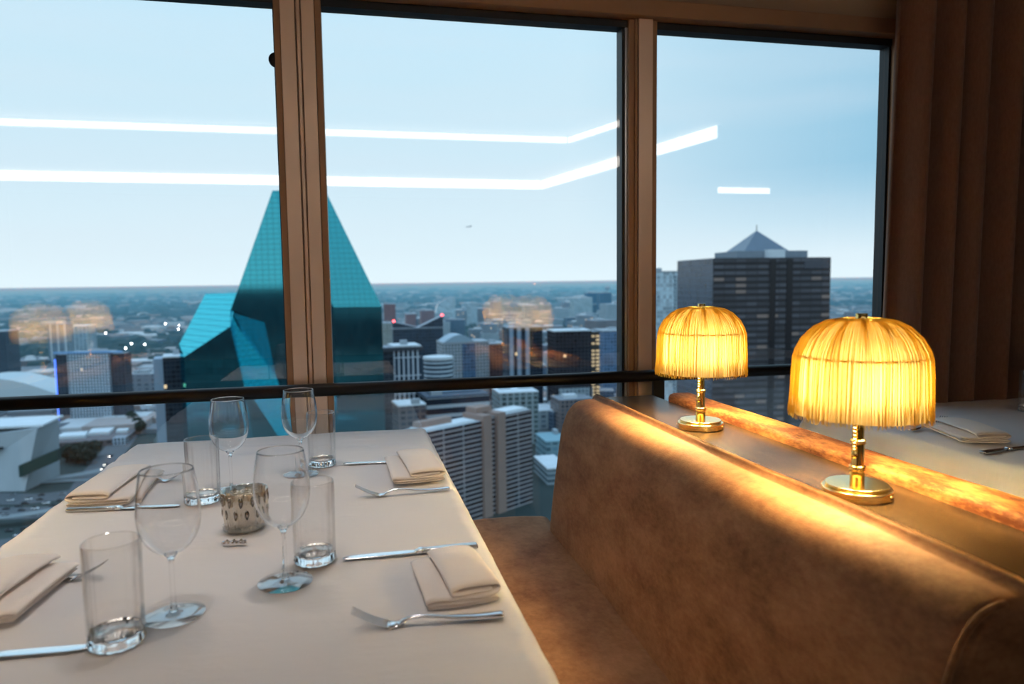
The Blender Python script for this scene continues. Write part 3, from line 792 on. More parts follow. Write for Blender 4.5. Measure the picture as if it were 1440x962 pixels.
for q in (.475, .62): MB().box(w*q, w*q+4.2, -.35, .5, 0, Hh-1).build('recess', dk, pyr)
MB().box(w*.77, w*.985, -.3, .5, Hh-7.2, Hh-2.2).build('top_window', pm('top_glass', (.03,.045,.07), .1), pyr)
MB().box(w*.28, w*.90, 14, 48, Hh, Hh+5.0).build('roof_unit', pm('mechanical_grey', (.24,.28,.32), .7, var=.2, vs=.4), pyr)
MB().box(w*.52, w*.66, 8, 14, Hh, Hh+5.6).build('roof_unit', roofpale, pyr)
px0, px1 = w*.335, w*.765; pc = (px0+px1)/2; ph = (354-319)/1010*435
MB().add([(px0,14,Hh+3.5),(px1,14,Hh+3.5),(px1,46,Hh+3.5),(px0,46,Hh+3.5),(pc,30,Hh+4.4+ph)], [(0,1,4),(1,2,4),(2,3,4),(3,0,4),(3,2,1,0)]).build('pyramid', pm('pyramid_slate', (.13,.17,.22), .35, var=.1, vs=.2), pyr)
MB().tube([(pc,30,Hh+4+ph),(pc,30,Hh+8+ph)], .25, 6).build('spire', dk, pyr)
MB().sphere((pc,10,Hh+3), .9, 8, 6).build('beacon', redlamp, pyr)

# ---- other named buildings
F_ = facade
m1 = F_('pale_blue_curtainwall', (.58,.68,.74), (.50,.62,.70), 3, 3.6, .12, .2)
m1b = F_('pale_balconies', (.45,.55,.60), (.05,.09,.13), 9, 3.6, .35, .4)
pt, w, H = block('apartment_tower', 'pale blue tower left of the pyramid-topped tower, beside the single mullion', 912, 961, 383, 620, 24, m1, 0, None, 1)
MB().box(w*.24, w*.42, -1.2, 1, 0, H-3).build('balcony_bay', m1b, pt)
# left grid tower
gridm = F_('white_blue_grid', (.46,.55,.62), (.045,.075,.105), 3.2, 3.3, .42, .30, .003)
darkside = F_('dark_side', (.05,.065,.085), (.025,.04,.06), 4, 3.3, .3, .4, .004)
bluelamp = emit('blue_led', (.08,.20,1.0), 2.2)
gt, w, H = block('hotel_tower', 'blue-white gridded tower with a blue lit edge in the left window', 92, 154, 497, 862, 20, gridm, -8, roofpale, 2)
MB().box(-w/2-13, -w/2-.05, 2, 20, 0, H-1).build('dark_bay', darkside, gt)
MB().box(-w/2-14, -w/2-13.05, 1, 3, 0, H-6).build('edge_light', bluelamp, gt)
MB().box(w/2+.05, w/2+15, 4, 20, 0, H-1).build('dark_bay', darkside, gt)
MB().box(-w/2-14, w/2+14, -.5, 3, H+.0, H+2.2).build('roof_band', pm('blue_band', (.20,.40,.66), .5), gt)
# slab beside the glass skyscraper
sl = F_('slate_slab', (.035,.05,.07), (.018,.03,.045), 3.4, 3.8, .15, .25, .003)
slp = pm('pale_slab_edge', (.30,.40,.50), .6)
st_, w, H = block('office_slab', 'dark slab block just left of the faceted glass skyscraper', 229, 262, 503, 620, 26, sl, 10, roofpale, 1)
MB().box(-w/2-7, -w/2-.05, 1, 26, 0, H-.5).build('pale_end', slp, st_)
block('office_block', 'teal-dark block cut by the left edge of the frame', -30, 8, 467, 1150, 40, darkside, 0, None, 1)
block('office_block', 'white-edged block standing behind the left ghost lamps', 66, 92, 456, 1500, 40, F_('pale_edge', (.5,.58,.62), (.06,.10,.14), 12, 4, .25, .2), 0, None, 1)
block('office_block', 'long pale flat-roofed building beyond the left gridded tower', 96, 122, 459, 1750, 60, F_('pale_long', (.42,.52,.58), (.16,.24,.30), 8, 5, .3, .4), 0, roofpale, 0)
block('warehouse', 'low grey warehouse between the left tower and the dark slab', 176, 219, 527, 1020, 60, F_('ware', (.20,.22,.25), (.12,.14,.17), 9, 6, .5, .5), -6, rooftop, 2)
block('warehouse', 'low red-fronted shed beyond the grey warehouse', 190, 218, 518, 1230, 40, F_('redshed', (.30,.12,.12), (.2,.1,.1), 14, 8, .5, .5), -6, rooftop, 0)
# white pilaster building right of the skyscraper
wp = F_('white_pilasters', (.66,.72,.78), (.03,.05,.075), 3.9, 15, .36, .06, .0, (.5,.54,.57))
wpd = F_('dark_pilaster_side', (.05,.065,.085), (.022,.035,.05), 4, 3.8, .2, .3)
o_, w, H = block('office_block', 'block with tall white pilasters directly right of the glass skyscraper', 553, 592, 488, 590, 28, wp, 6, roofpale, 1)
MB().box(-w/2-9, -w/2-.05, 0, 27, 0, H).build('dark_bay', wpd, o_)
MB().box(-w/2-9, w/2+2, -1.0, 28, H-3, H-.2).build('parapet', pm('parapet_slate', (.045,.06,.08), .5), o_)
# winged dark building
wg = F_('slate_grid', (.05,.075,.105), (.022,.036,.055), 4, 4, .2, .3)
o_, w, H = block('office_block', 'dark block with two tilted roof wings and red beacons', 553, 623, 462, 900, 30, wg, 0, rooftop, 0)
z1 = 900/1010*10
for sx in (-1, 1):
    top = z1 if sx < 0 else z1*1.7
    MB().add([(0,0,H),(sx*w/2,0,H),(sx*w/2,0,H+top),(0,0,H+1),(0,26,H),(sx*w/2,26,H),(sx*w/2,26,H+top),(0,26,H+1)], [(0,1,2,3),(4,5,6,7),(0,1,5,4),(1,2,6,5),(2,3,7,6),(3,0,4,7)]).build('roof_wing', wg, o_)
    MB().sphere((sx*w/2*.97, 0, H+top+1), 1.6, 8, 6).build('beacon', redlamp, o_)
# white drum
a, b = ony(597, 508, 640), ony(640, 508, 640); rr = (b.x-a.x)/2
o_ = thing('round_building', 'white-roofed round building right of the white pilasters', 'building', ((a.x+b.x)/2, 640+rr, GZ))
Hd = a.z-GZ
drum = F_('drum_bands', (.55,.64,.70), (.045,.07,.10), 200, 3.9, 0, .45)
MB().lathe([(rr*.97,0),(rr*.97,Hd)], 12).build('tower', drum, o_); MB().lathe([(rr*1.01,Hd),(rr*1.01,Hd+2.5),(rr*.7,Hd+3)], 24).build('roof', roofpale, o_)
# pale twin block with arched roof
pw = F_('beige_grid', (.40,.44,.46), (.09,.13,.17), 3.6, 3.6, .45, .4)
bl = F_('blue_strip', (.12,.22,.34), (.05,.10,.17), 4, 3.6, .2, .3)
o_, w, H = block('office_block', 'beige gridded double block with an arched roof and blue centre strip', 622, 688, 482, 790, 36, pw, 4, rooftop, 0)
MB().box(-w*.08, w*.20, -1.2, 1, 0, H-1).build('centre_strip', bl, o_)
arc = [(-w*.5+w*.72*k/12, math.sin(math.pi*k/12)*9) for k in range(13)]
MB().loft([[(x, y0, H+z) for x, z in arc]+[(arc[-1][0], y0, H), (arc[0][0], y0, H)] for y0 in (0, 34)]).build('arched_roof', pm('blue_grey_roof', (.34,.46,.54), .5), o_)
block('office_block', 'rust brown block under the smaller right ghost lamp', 688, 714, 484, 830, 30, F_('rust', (.17,.09,.09), (.06,.05,.06), 4, 3.8, .4, .4), 0, None, 1)
o_, w, H = block('office_tower', 'dark glass tower with pale strips behind the larger right ghost lamp', 714, 763, 461, 760, 30, F_('dark_glass', (.05,.07,.10), (.016,.026,.04), 4, 3.9, .12, .2, .004), 0, None, 2)
for q in (-.46, -.24, .0): MB().box(w*q, w*q+4.5, -.6, .5, 0, H).build('pale_strip', slp, o_)
o_, w, H = block('office_tower', 'brown-black tower with golden lit windows near the single mullion', 780, 832, 466, 720, 30, F_('brownblack', (.035,.032,.04), (.018,.018,.024), 4, 3.9, .3, .3, .004), 0, roofpale, 1)
MB().box(w/2+.05, w/2+9, 1, 30, 0, H-1).build('lit_bay', F_('lit_bay', (.04,.035,.035), (.10,.08,.05), 6, 3.9, .25, .45, .75, les=.55), o_)
block('office_block', 'flat blue block between the golden-lit tower and the single mullion', 848, 885, 466, 800, 40, F_('blue_block', (.16,.26,.40), (.07,.13,.22), 4, 4, .3, .3), 0, None, 1)
block('office_block', 'pale grey slab in front of the horizon near the single mullion', 853, 900, 428, 1900, 60, F_('grey_slab', (.36,.43,.46), (.20,.26,.30), 5, 4, .4, .4), 0, None, 1)
# sail
a, b = ony(613, 440, 2300), ony(640, 417, 2300); w = b.x-a.x; H = b.z-GZ
o_ = thing('sail_building', 'pale sail-shaped building with a slanted curved top', 'building', (a.x, 2300, GZ))
sail = [(0, H*.55)]+[(w*k/8, H*(.72+.28*math.sin(math.pi/2*k/8))) for k in range(1, 9)]
MB().loft([[(x, y0, z) for x, z in sail]+[(w, y0, 0), (0, y0, 0)] for y0 in (0, 40)]).build('tower', F_('pale_sail', (.50,.62,.66), (.34,.48,.55), 6, 5, .2, .3), o_)
block('office_tower', 'pale tower with a tapered top right of the sail-shaped building', 656, 671, 426, 2300, 40, F_('pale_t', (.5,.6,.64), (.25,.36,.42), 6, 5, .2, .3), 0, roofpale, 1)
block('office_tower', 'pale green-grey broad tower right of the ghost lamps', 808, 833, 419, 2100, 50, F_('pale_b', (.44,.54,.56), (.24,.34,.38), 6, 5, .3, .3), 0, roofpale, 1)
block('office_tower', 'left one of the two dark blue towers on the horizon', 826, 839, 412, 2700, 40, F_('navy', (.05,.10,.18), (.03,.06,.11), 6, 5, .3, .3), 0, None, 1)
block('office_tower', 'right one of the two dark blue towers on the horizon', 844, 860, 412, 2600, 40, bpy.data.materials['navy'], 0, None, 1)
red = F_('brick_red', (.30,.14,.13), (.10,.08,.09), 4, 3.6, .4, .4)
block('apartment_tower', 'slim reddish tower touching the right side of the glass skyscraper', 540, 556, 428, 1400, 30, red, 0, None, 1)
block('apartment_block', 'lower reddish block in front of the far woods', 571, 585, 442, 1700, 40, red, 0, None, 1)
block('apartment_block', 'broad brick block left of the sail-shaped building', 592, 611, 437, 1800, 40, red, 0, None, 2)
block('office_block', 'pale yellow-grey slab behind the slim reddish tower', 538, 553, 455, 1100, 30, F_('yellowgrey', (.36,.38,.34), (.16,.18,.18), 4, 4, .4, .4), 0, None, 1)
# lower mid buildings below the rail
lb_ = F_('navy_white_bands', (.56,.60,.64), (.020,.032,.052), 300, 7.5, 0, .38, 0, (.10,.15,.21))
o_, w, H = block('office_block', 'low navy block with white bands just above the striped hotel', 599, 690, 558, 560, 34, lb_, 8, pm('navy_roof', (.05,.085,.13), .6, var=.2, vs=.1), 2)
block('office_block', 'navy upper block set back on the white-banded block', 604, 676, 552, 575, 18, wg, 8, pm('navy_roof_pale', (.12,.18,.24), .6), 1)
block('office_block', 'grey-green block with a pale flat roof right of the banded block', 702, 757, 553, 640, 36, F_('greygreen', (.34,.42,.44), (.07,.12,.13), 6, 4.5, .35, .3), 0, roofpale, 3)
block('office_block', 'small brown block with a pale cornice at the foot of the pilaster block', 560, 599, 571, 520, 24, F_('brownlow', (.16,.13,.13), (.05,.06,.08), 5, 4.2, .3, .45), 8, roofpale, 1)
block('low_building', 'white-roofed low hall behind the right edge of the striped hotel', 756, 800, 578, 700, 40, F_('hall', (.40,.46,.48), (.2,.26,.3), 8, 5, .4, .4), 0, roofpale, 2)
block('low_building', 'teal flat-roofed annex right of the striped hotel', 768, 800, 622, 560, 34, F_('annex', (.26,.42,.48), (.14,.26,.32), 6, 5, .3, .4), 0, pm('teal_roof', (.24,.42,.48), .6), 1)
block('low_building', 'pale parking deck low between the striped hotel and the bench', 770, 800, 660, 505, 40, F_('deck', (.36,.44,.48), (.10,.15,.18), 200, 4, 0, .5), 0, roofpale, 0)
# arena roof and the concrete museum (left)
a, b = gpt(-60, 560), gpt(78, 556); yy = 980
a, b = ony(-70, 550, yy), ony(76, 550, yy); w = b.x-a.x
o_ = thing('arena', 'long white curved arena roof at the left edge above the handrail', 'building', (a.x, yy, GZ))
zt = ony(20, 531, yy).z-GZ
arc = [(w*k/16, zt*(.45+.55*math.sin(math.pi*(.25+.72*k/16)))) for k in range(17)]
MB().loft([[(x, y0, z) for x, z in arc]+[(w, y0, 0), (0, y0, 0)] for y0 in (0, 70)]).build('roof', pm('white_membrane', (.55,.62,.64), .7), o_)
MB().box(0, w*.97, -.6, 0, 0, zt*.40).build('glass_front', pm('arena_glass', (.04,.07,.08), .2), o_)
conc = pm('pale_concrete', (.42,.47,.50), .8, var=.12, vs=.08)
MD = 606
p = ony(57, 600, MD)
o_ = thing('museum', 'pale concrete museum block with a slot window at the lower left', 'building', (p.x, MD, GZ))
zt = p.z-GZ
MB().add([(-70,0,0),(-8,-14,0),(0,30,0),(-70,40,0),(-70,0,zt-8),(0,-6,zt),(2,30,zt),(-70,40,zt-6)], [(0,1,5,4),(1,2,6,5),(2,3,7,6),(3,0,4,7),(4,5,6,7),(0,3,2,1)]).build('block', conc, o_)
MB().add([(-52,-4.2,zt*.62),(-24,-7.8,zt*.68),(-24,-7.8,zt*.72),(-52,-4.2,zt*.66),(-52,-2,zt*.62),(-24,-5,zt*.68),(-24,-5,zt*.72),(-52,-2,zt*.66)], [(0,1,2,3),(4,5,6,7),(0,1,5,4),(2,3,7,6),(1,2,6,5),(3,0,4,7)]).build('slot_window', dk, o_)
MB().box(-69, 2, -1, 40, zt, zt+1.6).build('roof', roofpale, o_)
e0, e1 = ony(26, 655, MD-15), ony(80, 632, MD-8)
ez = e0.z-GZ
MB().add([tuple(Vector(v)-Vector((p.x,MD,GZ))) for v in [(e0.x,MD-15,e0.z-9),(e1.x,MD-8,e1.z-9),(e1.x,MD,e1.z-9),(e0.x,MD-7,e0.z-9),(e0.x,MD-15,e0.z),(e1.x,MD-8,e1.z),(e1.x,MD,e1.z),(e0.x,MD-7,e0.z)]],
         [(0,1,5,4),(1,2,6,5),(2,3,7,6),(3,0,4,7),(4,5,6,7),(0,3,2,1)]).build('glass_ramp', pm('green_dark_glass', (.035,.07,.06), .15), o_)
br, w, H = block('market_hall', 'brown flat-roofed hall with white roof boxes below the left handrail', 66, 176, 622, 742, 104, F_('brownhall', (.17,.14,.14), (.07,.08,.09), 7, 5, .4, .5), 4, pm('brown_roof', (.17,.15,.155), .9, var=.3, vs=.2), 0)
for (x, y, ww, dd) in ((-.44,16,24,22), (-.10,26,20,24), (.12,70,16,14), (-.2,78,22,12), (.28,30,10,10)): MB().box(w*x, w*x+ww, y, y+dd, H+1.2, H+4).build('roof_unit', roofpale, br)
MB().box(w*.33, w*.5, -1, 14, 0, H+2).build('white_porch', gridm, br)

# ---- streets and cars
asph = pm('asphalt', (.11,.122,.132), .9, var=.25, vs=.05)
concroad = pm('concrete_road', (.24,.27,.28), .9, var=.15, vs=.06)
def road(px, width, mat, z):
    P = [gpt(*q) for q in px]; P = catmull(P, 6); v = []; 
    for k, p_ in enumerate(P):
        t_ = (P[min(k+1,len(P)-1)]-P[max(k-1,0)]).normalized(); n_ = Vector((-t_.y, t_.x, 0))*width/2
        v += [(p_.x+n_.x, p_.y+n_.y, GZ+z), (p_.x-n_.x, p_.y-n_.y, GZ+z), (p_.x-n_.x, p_.y-n_.y, GZ+z-.6), (p_.x+n_.x, p_.y+n_.y, GZ+z-.6)]
    f_ = []
    for k in range(len(P)-1):
        a = 4*k; b = a+4
        f_ += [(a,a+1,b+1,b),(a+1,a+2,b+2,b+1),(a+3,a,b,b+3)]
    return struct(MB().add(v, f_).build('road', mat))
road([(-40,700),(40,702),(110,694),(170,686)], 26, asph, .3)
road([(-40,722),(40,722),(100,716),(150,708)], 26, asph, .3)
road([(-40,742),(20,738),(80,728),(130,716)], 9, concroad, 6)
road([(-40,672),(40,676),(110,668),(170,655)], 12, concroad, .5)
road([(110,716),(125,680),(150,648),(178,612),(196,580),(205,540),(200,500)], 22, asph, .4)
road([(-40,770),(20,762),(70,748)], 16, asph, .3)
road([(0,690),(60,680),(130,676)], 5, concroad, 1)
def carmesh(col, name):
    return pm(name, col, .3)
carcols = [carmesh((.92,.93,.94), 'white_car_paint'), carmesh((.03,.035,.045), 'black_car_paint'), carmesh((.25,.28,.31), 'silver_car_paint')]
cglass = pm('car_glass', (.02,.03,.04), .1)
tail = emit('tail_light', (1,.06,.07), 70); headl = emit('head_light', (1,.92,.8), 9)
def make_car(label, loc, rz, cm, lit=None, group=None):
    t = thing('car', label, 'car', loc, rz, group)
    MB().loft([[(x,-.9*w,.35),(x,.9*w,.35),(x,.95*w,h*.7),(x,.85*w,h),(x,-.85*w,h),(x,-.95*w,h*.7)] for x, w, h in ((-2.25,.85,.8),(-2.1,1,1.0),(1.0,1,1.0),(2.0,.95,.85),(2.25,.8,.65))]).build('body', cm, t)
    MB().loft([[(x,-.78*w,.95),(x,.78*w,.95),(x,.66*w,.95+h),(x,-.66*w,.95+h)] for x, w, h in ((-1.9,1,.05),(-1.4,.95,.52),(.3,.95,.55),(1.1,1,.05))]).build('cabin', cglass, t)
    wm = MB()
    for x in (-1.4, 1.4):
        for y in (-.8, .8): wm.tube([(x,y-.12,.34),(x,y+.12,.34)], .34, 10)
    wm.build('wheels', dk, t)
    if lit:
        x = -2.27 if lit is tail else 2.27
        MB().box(x-.1, x+.1, -.8, -.35, .55, 1.0).build('light', lit, t); MB().box(x-.1, x+.1, .35, .8, .55, 1.0).build('light', lit, t)
    return t
rnd = random.Random(5)
protos = [make_car('white car on the wide road at the lower left, foremost of the row', (*gpt(15, 705).xy, GZ+.35), R_(-5), carcols[0], None, 'cars on the wide roads')]
CG = [('pale car among the traffic on the wide roads at the lower left', 0), ('dark car among the traffic on the wide roads at the lower left', 1), ('grey car among the traffic on the wide roads at the lower left', 2)]
pr = {}
spots = [(40,703,0),(25,712,1),(64,708,0),(48,716,0),(30,718,1),(75,712,1),(88,696,2),(60,698,1),(10,716,1),(4,724,2),(48,726,0),(20,696,2),(84,704,1),(98,699,0),(70,719,2),(36,708,1),(54,703,1),(92,710,2),(14,748,1),(34,745,1),(26,754,0),(8,738,2)]
for (x, y, k) in spots:
    lab = CG[k][0]; q = gpt(x+rnd.uniform(-2,2), y+rnd.uniform(-1,1))
    hgt = 6.0 if y == 738 else .3
    if k not in pr: pr[k] = make_car(lab, (q.x, q.y, GZ+hgt), R_(-6), carcols[k], None, ('pale','dark','grey')[k]+' cars on the wide roads')
    else: dup(pr[k], (q.x, q.y, GZ+hgt), R_(-6+180*rnd.randint(0,1)), lab)
tl = None
for (x, y) in ((176,600),(187,590),(183,578),(195,572),(192,560),(170,612),(201,548),(166,622),(180,586)):
    q = gpt(x, y)
    if tl is None: tl = make_car('car with red tail lights on the street below the left handrail', (q.x, q.y, GZ+.4), R_(82), carcols[1], tail, 'cars with red tail lights')
    else: dup(tl, (q.x, q.y, GZ+.4), R_(82), 'car with red tail lights on the street below the left handrail')
hl = None
for (x, y) in ((156,643),(149,655),(145,661),(163,600),(140,628)):
    q = gpt(x, y)
    if hl is None: hl = make_car('car with lit headlights coming down the street beside the table corner', (q.x, q.y, GZ+.4), R_(-105), carcols[1], headl, 'cars with lit headlights')
    else: dup(hl, (q.x, q.y, GZ+.4), R_(-105), 'car with lit headlights coming down the street beside the table corner')

# ---- street lamps shining far off
slm = emit('street_lamp_glow', (.85,.93,1), 30)
sp_ = thing('street_lamp', 'white floodlight mast shining in the hazy middle distance at left', 'street lamp', (*gpt(233,461).xy, GZ), 0, 'floodlight masts at left')
MB().tube([(0,0,0),(0,0,14)], .25, 6).build('pole', dk, sp_); MB().sphere((0,0,14.6), 1.9, 10, 8).build('lamp_head', slm, sp_)
for (x, y) in ((185,490),(204,491),(177,497),(149,474),(251,468),(252,462),(124,486),(40,492)):
    q = gpt(x, y); o_ = dup(sp_, (q.x, q.y, GZ), 0, 'white floodlight mast shining in the hazy middle distance at left'); o_.scale = (.8,)*3
for (x, y) in ((752,404),(759,404)):
    q = gpt(x, y); o_ = dup(sp_, (q.x, q.y, GZ), 0, 'bright floodlight on the horizon above the right ghost lamps', 'floodlights on the horizon'); o_.scale = (4.5,)*3
for (x, y) in ((553,607),(838,558)):
    q = gpt(x, y); o_ = dup(sp_, (q.x, q.y, GZ), 0, 'street light glowing near the table corner' if x < 600 else 'street light glowing near the top of the bench', 'street lights near by'); o_.scale = (.45,)*3

# ---- trees
def crown(m, c, r, n, rr, rnd):
    for k in range(n):
        a, b = rnd.uniform(0, 6.28), rnd.uniform(-1, 1); q = rnd.random()**.4
        s = math.sqrt(max(0, 1-b*b)); p_ = (c[0]+r[0]*q*s*math.cos(a), c[1]+r[1]*q*s*math.sin(a), c[2]+r[2]*q*b)
        w = rr*rnd.uniform(.6,1.2); ax = Vector((rnd.uniform(-1,1), rnd.uniform(-1,1), rnd.uniform(-.4,1))).normalized(); t_ = ax.orthogonal().normalized(); u_ = ax.cross(t_)
        pv = Vector(p_); m.add([pv+t_*w, pv+u_*w, pv-t_*w, pv-u_*w, pv+ax*w*.7], [(0,1,4),(1,2,4),(2,3,4),(3,0,4),(3,2,1,0)])
leafm = pm('dark_foliage', (.022,.045,.034), .9, var=.5, vs=.5)
bark = pm('tree_bark', (.05,.04,.03), .9)
trees = []
for k in range(3):
    m = MB(); crown(m, (0,0,7), (4.5,4.5,4.2), 170, 1.2, random.Random(k)); trees.append(m)
tp = []
def tree(px, py, label, group, k, s=1):
    q = gpt(px, py)
    if len(tp) <= k:
        t = thing('tree', label, 'tree', (q.x, q.y, GZ), 0, group); trees[k].build('crown', leafm, t)
        MB().tube([(0,0,0),(0,0,4)], .35, 8).build('trunk', bark, t); tp.append(t)
    else: t = dup(tp[k], (q.x, q.y, GZ), random.uniform(0,6), label, group)
    t.scale = (s,)*3; return t
for i in range(26):
    tree(92+random.uniform(0,44), 642+random.uniform(0,12), 'dark tree in the grove in front of the brown hall', 'grove in front of the brown hall', min(len(tp), 2) if len(tp) < 3 else i % 3, random.uniform(.9,1.4))
for i in range(20):
    s = i/19; tree(166+s*34+random.uniform(-3,3), 578+s*34+random.uniform(-3,3), 'dark tree along the street beside the brown hall', 'trees along the street', i % 3, random.uniform(.9,1.3))
for i in range(12):
    tree(650+random.uniform(-8,24), 716+random.uniform(-8,8), 'dark tree at the foot of the striped hotel', 'trees by the striped hotel', i % 3, 1)
# far woods and suburbs that nobody could count
m = MB(); rnd = random.Random(11)
for k in range(5200):
    D = 1150*math.exp(rnd.random()*2.6); ang = rnd.uniform(-.60, .78); x = math.tan(ang)*D
    if mnoise.noise((x*.0012, D*.0012, 3)) < -.05: continue
    h_ = rnd.uniform(8,16)*(1+D/9000); w_ = rnd.uniform(10,30)*(1+D/5000)
    vs = [(x+w_*math.cos(q)*rnd.uniform(.7,1.2), D+w_*math.sin(q)*rnd.uniform(.7,1.2), GZ) for q in (0,1.05,2.1,3.14,4.19,5.24)]
    vs += [(x+(vx-x)*.6, D+(vy-D)*.6, GZ+h_*rnd.uniform(.7,1.1)) for vx, vy, _ in vs]
    m.add(vs, [(i, (i+1) % 6, 6+(i+1) % 6, 6+i) for i in range(6)]+[(6,7,8,9,10,11)])
tag(m.build('woods', pm('far_woods', (.030,.052,.046), .95, var=.4, vs=.02)), 'dark woods spreading between suburbs out to the horizon', 'woods', None, 'stuff')
m = MB(); rnd = random.Random(12)
for k in range(4200):
    D = 800*math.exp(rnd.random()*2.7); ang = rnd.uniform(-.60, .78); x = math.tan(ang)*D
    if mnoise.noise((x*.0012, D*.0012, 3)) > .12: continue
    sc = 1+D/6000
    w_, d_2, h_ = rnd.uniform(8,26)*sc, rnd.uniform(8,26)*sc, rnd.uniform(4,11)*(1+D/8000)
    m.box(x-w_, x+w_, D-d_2, D+d_2, GZ, GZ+h_)
t = NT('suburb_roofs'); ge = t.node('ShaderNodeNewGeometry'); 
t.bsdf(color=t.ramp(ge.outputs['Random Per Island'], [(.0, (.10,.12,.14)), (.4, (.22,.24,.26)), (.72, (.34,.25,.22)), (.9, (.62,.66,.68))]), rough=.85)
tag(m.build('suburbs', t.m), 'countless low roofs of the suburbs between the woods', 'suburbs', None, 'stuff')
m = MB(); rnd = random.Random(13)
# mid-distance blocks, each its own
mats = [F_('fill_pale', (.40,.47,.50), (.14,.19,.24), 4.5, 4, .4, .4), F_('fill_brown', (.24,.19,.18), (.08,.09,.11), 4.5, 4, .4, .4), F_('fill_blue', (.12,.17,.24), (.05,.08,.12), 4.5, 4, .25, .35), F_('fill_grey', (.28,.31,.34), (.10,.13,.16), 5, 4, .4, .4, .03)]
names = ['pale', 'brown', 'blue-grey', 'grey']
def filler(x0, x1, dl, dh, n, where, hmin, hmax, big=1):
    for k in range(n):
        D = dl*math.exp(rnd.random()*math.log(dh/dl)); px = rnd.uniform(x0, x1)
        q = ony(px, 450, D); i = rnd.randrange(4); h_ = rnd.uniform(hmin, hmax); w_, d3 = rnd.uniform(18,46)*big, rnd.uniform(16,40)*big
        t = thing('city_building', '%s low block in the hazy middle distance %s' % (names[i], where), 'building', (q.x, D, GZ), R_(rnd.uniform(-18,18)), '%s low blocks %s' % (names[i], where))
        MB().box(-w_/2, w_/2, 0, d3, 0, h_).build('tower', mats[i], t)
        MB().box(-w_*.25, w_*.1, d3*.3, d3*.7, h_, h_+3).build('roof_unit', roofpale if k % 2 else rooftop, t)
filler(540, 890, 950, 1500, 46, 'right of the glass skyscraper', 16, 48)
filler(540, 890, 1500, 3200, 78, 'towards the horizon', 24, 62, 1.7)
filler(545, 760, 640, 900, 12, 'above the striped hotel', 12, 34)
filler(770, 890, 600, 900, 14, 'above the bench top', 12, 40)
filler(10, 250, 900, 2400, 34, 'in the left window', 6, 18)
filler(1190, 1235, 1200, 3000, 8, 'beside the curtain', 10, 40)
# water tower on the horizon, and a plane in the sky
q = ony(854, 402, 4200); o_ = thing('water_tower', 'thin-legged water tower on the horizon left of the single mullion', 'water tower', (q.x, 4200, GZ))
Hw = q.z-GZ
MB().tube([(0,0,0),(0,0,Hw-20)], 6, 10).build('shaft', rooftop, o_); MB().sphere((0,0,Hw-12), 18, 16, 10, .7).build('tank', rooftop, o_, True)
q = ony(659, 319, 900)
o_ = thing('aircraft', 'tiny aircraft in the sky above the city in the middle window', 'aircraft', q, R_(25))
am = pm('aircraft_grey', (.30,.38,.42), .5)
MB().tube([(-4.4,0,-.5),(-3,0,-.1),(2.8,0,.3),(4.2,0,.3)], .5, 10, True, [.12,.38,.5,.15]).build('fuselage', am, o_, True)
MB().loft([[(x,y,z),(x+1.5,y,z),(x+1.5,y,z+.15),(x,y,z+.15)] for x, y, z in ((-1.6,-5,.6),(-.3,0,.2),(-1.6,5,.6))]).build('wing', am, o_)
MB().add([(2.4,-.1,.4),(4.1,-.1,.4),(4.6,-.1,2.3),(3.8,-.1,2.3),(2.4,.1,.4),(4.1,.1,.4),(4.6,.1,2.3),(3.8,.1,2.3)], [(0,1,2,3),(7,6,5,4),(0,1,5,4),(1,2,6,5),(2,3,7,6),(3,0,4,7)]).build('tail_fin', am, o_)

# ------------------------------------------------------------------ light
wd = bpy.data.worlds.new('sky'); S.world = wd; wd.use_nodes = True
nt = wd.node_tree; nt.nodes.clear(); N = nt.nodes.new; L_ = nt.links.new
out = N('ShaderNodeOutputWorld'); bg = N('ShaderNodeBackground'); L_(bg.outputs[0], out.inputs[0])
tc = N('ShaderNodeTexCoord'); sx = N('ShaderNodeSeparateXYZ'); L_(tc.outputs['Generated'], sx.inputs[0])
rp = N('ShaderNodeValToRGB'); e = rp.color_ramp.elements
st = [(.0,(.012,.022,.032)),(.46,(.008,.016,.024)),(.4985,(.02,.045,.062)),(.5,(.66,.79,.85)),(.525,(.61,.75,.82)),(.56,(.55,.71,.80)),(.625,(.49,.69,.80)),(.72,(.45,.68,.83)),(.84,(.50,.82,1.12)),(1,(.60,1.0,1.5))]
while len(e) < len(st): e.new(.5)
for q, (p_, c) in zip(e, st): q.position = p_; q.color = (*c, 1)
hz_ = N('ShaderNodeMath'); hz_.operation = 'MULTIPLY_ADD'; hz_.inputs[1].default_value = .5; hz_.inputs[2].default_value = .5; L_(sx.outputs[2], hz_.inputs[0]); L_(hz_.outputs[0], rp.inputs[0])
mp = N('ShaderNodeMapping'); mp.inputs['Scale'].default_value = (1.2, 1.2, 11); L_(tc.outputs['Generated'], mp.inputs[0])
nz = N('ShaderNodeTexNoise'); nz.inputs['Scale'].default_value = 1.6; nz.inputs['Detail'].default_value = 5; L_(mp.outputs[0], nz.inputs['Vector'])
rm = N('ShaderNodeMapRange'); rm.inputs[1].default_value = .40; rm.inputs[2].default_value = .68; L_(nz.outputs[0], rm.inputs[0])
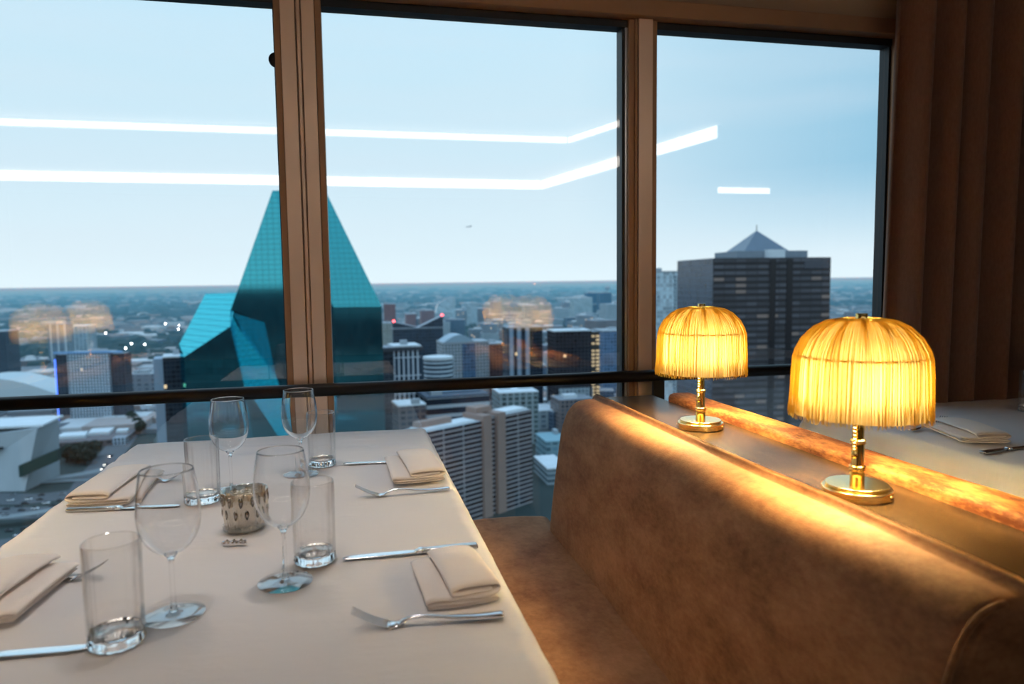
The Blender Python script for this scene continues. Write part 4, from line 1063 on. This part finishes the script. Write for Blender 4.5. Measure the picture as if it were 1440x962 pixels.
# bluer towards the right (clear sky away from the glow)
az = N('ShaderNodeMapRange'); az.inputs[1].default_value = .30; az.inputs[2].default_value = .62; L_(sx.outputs[0], az.inputs[0])
zf = N('ShaderNodeMapRange'); zf.inputs[1].default_value = .03; zf.inputs[2].default_value = .14; L_(sx.outputs[2], zf.inputs[0])
mu = N('ShaderNodeMath'); mu.operation = 'MULTIPLY'; L_(az.outputs[0], mu.inputs[0]); L_(zf.outputs[0], mu.inputs[1])
m1_ = N('ShaderNodeMix'); m1_.data_type = 'RGBA'; L_(mu.outputs[0], m1_.inputs[0]); L_(rp.outputs[0], m1_.inputs[6]); m1_.inputs[7].default_value = (.27,.50,.66,1)
m2_ = N('ShaderNodeMix'); m2_.data_type = 'RGBA'; ml = N('ShaderNodeMath'); ml.operation = 'MULTIPLY'; ml.inputs[1].default_value = .22; L_(rm.outputs[0], ml.inputs[0]); L_(ml.outputs[0], m2_.inputs[0]); L_(m1_.outputs[2], m2_.inputs[6]); m2_.inputs[7].default_value = (.60,.69,.77,1)
L_(m2_.outputs[2], bg.inputs[0]); bg.inputs[1].default_value = 1.10

# added fill lights over the tables, built as ceiling spots without a known source
M['lens'] = emit('downlight_lens', (1,.66,.36), 3)
dl0 = None
for i, (x, y, pw) in enumerate(((-.42,1.75,20),(-.02,1.40,17),(-.28,.78,14),(1.9,1.45,.4))):
    lab = ['recessed ceiling downlight over the left side of the set table', 'recessed ceiling downlight over the right side of the set table', 'recessed ceiling downlight over the camera end of the set table', 'recessed ceiling downlight over the neighbouring table'][i]
    t = thing('downlight', lab, 'ceiling light', (x, y, 2.65), 0, 'ceiling downlights')
    MB().lathe([(.036,-.001),(.055,-.001),(.055,-.006),(.036,-.006)], 32, close=True).build('rim', M['white_metal'], t, 'auto')
    MB().lathe([(.001,-.002),(.036,-.002),(.036,-.004),(.001,-.004)], 32).build('lens', M['lens'], t)
    ld = bpy.data.lights.new('downlight', 'SPOT'); ld.energy = pw; ld.color = (1,.90,.82); ld.spot_size = R_(62); ld.spot_blend = 1.0; ld.shadow_soft_size = .06
    lo = bpy.data.objects.new('downlight_beam', ld); COL.objects.link(lo); lo.parent = t; lo.location = (0,0,-.03)

S.view_settings.view_transform = 'Standard'; S.view_settings.look = 'None'; S.view_settings.gamma = 1; S.view_settings.exposure = .38
S.view_settings.use_curve_mapping = False
cy = S.cycles
cy.use_denoising = True
cy.max_bounces = 14; cy.diffuse_bounces = 4; cy.glossy_bounces = 5; cy.transmission_bounces = 12; cy.transparent_max_bounces = 40; cy.volume_bounces = 0
cy.caustics_reflective = False; cy.caustics_refractive = False
cy.sample_clamp_indirect = 8
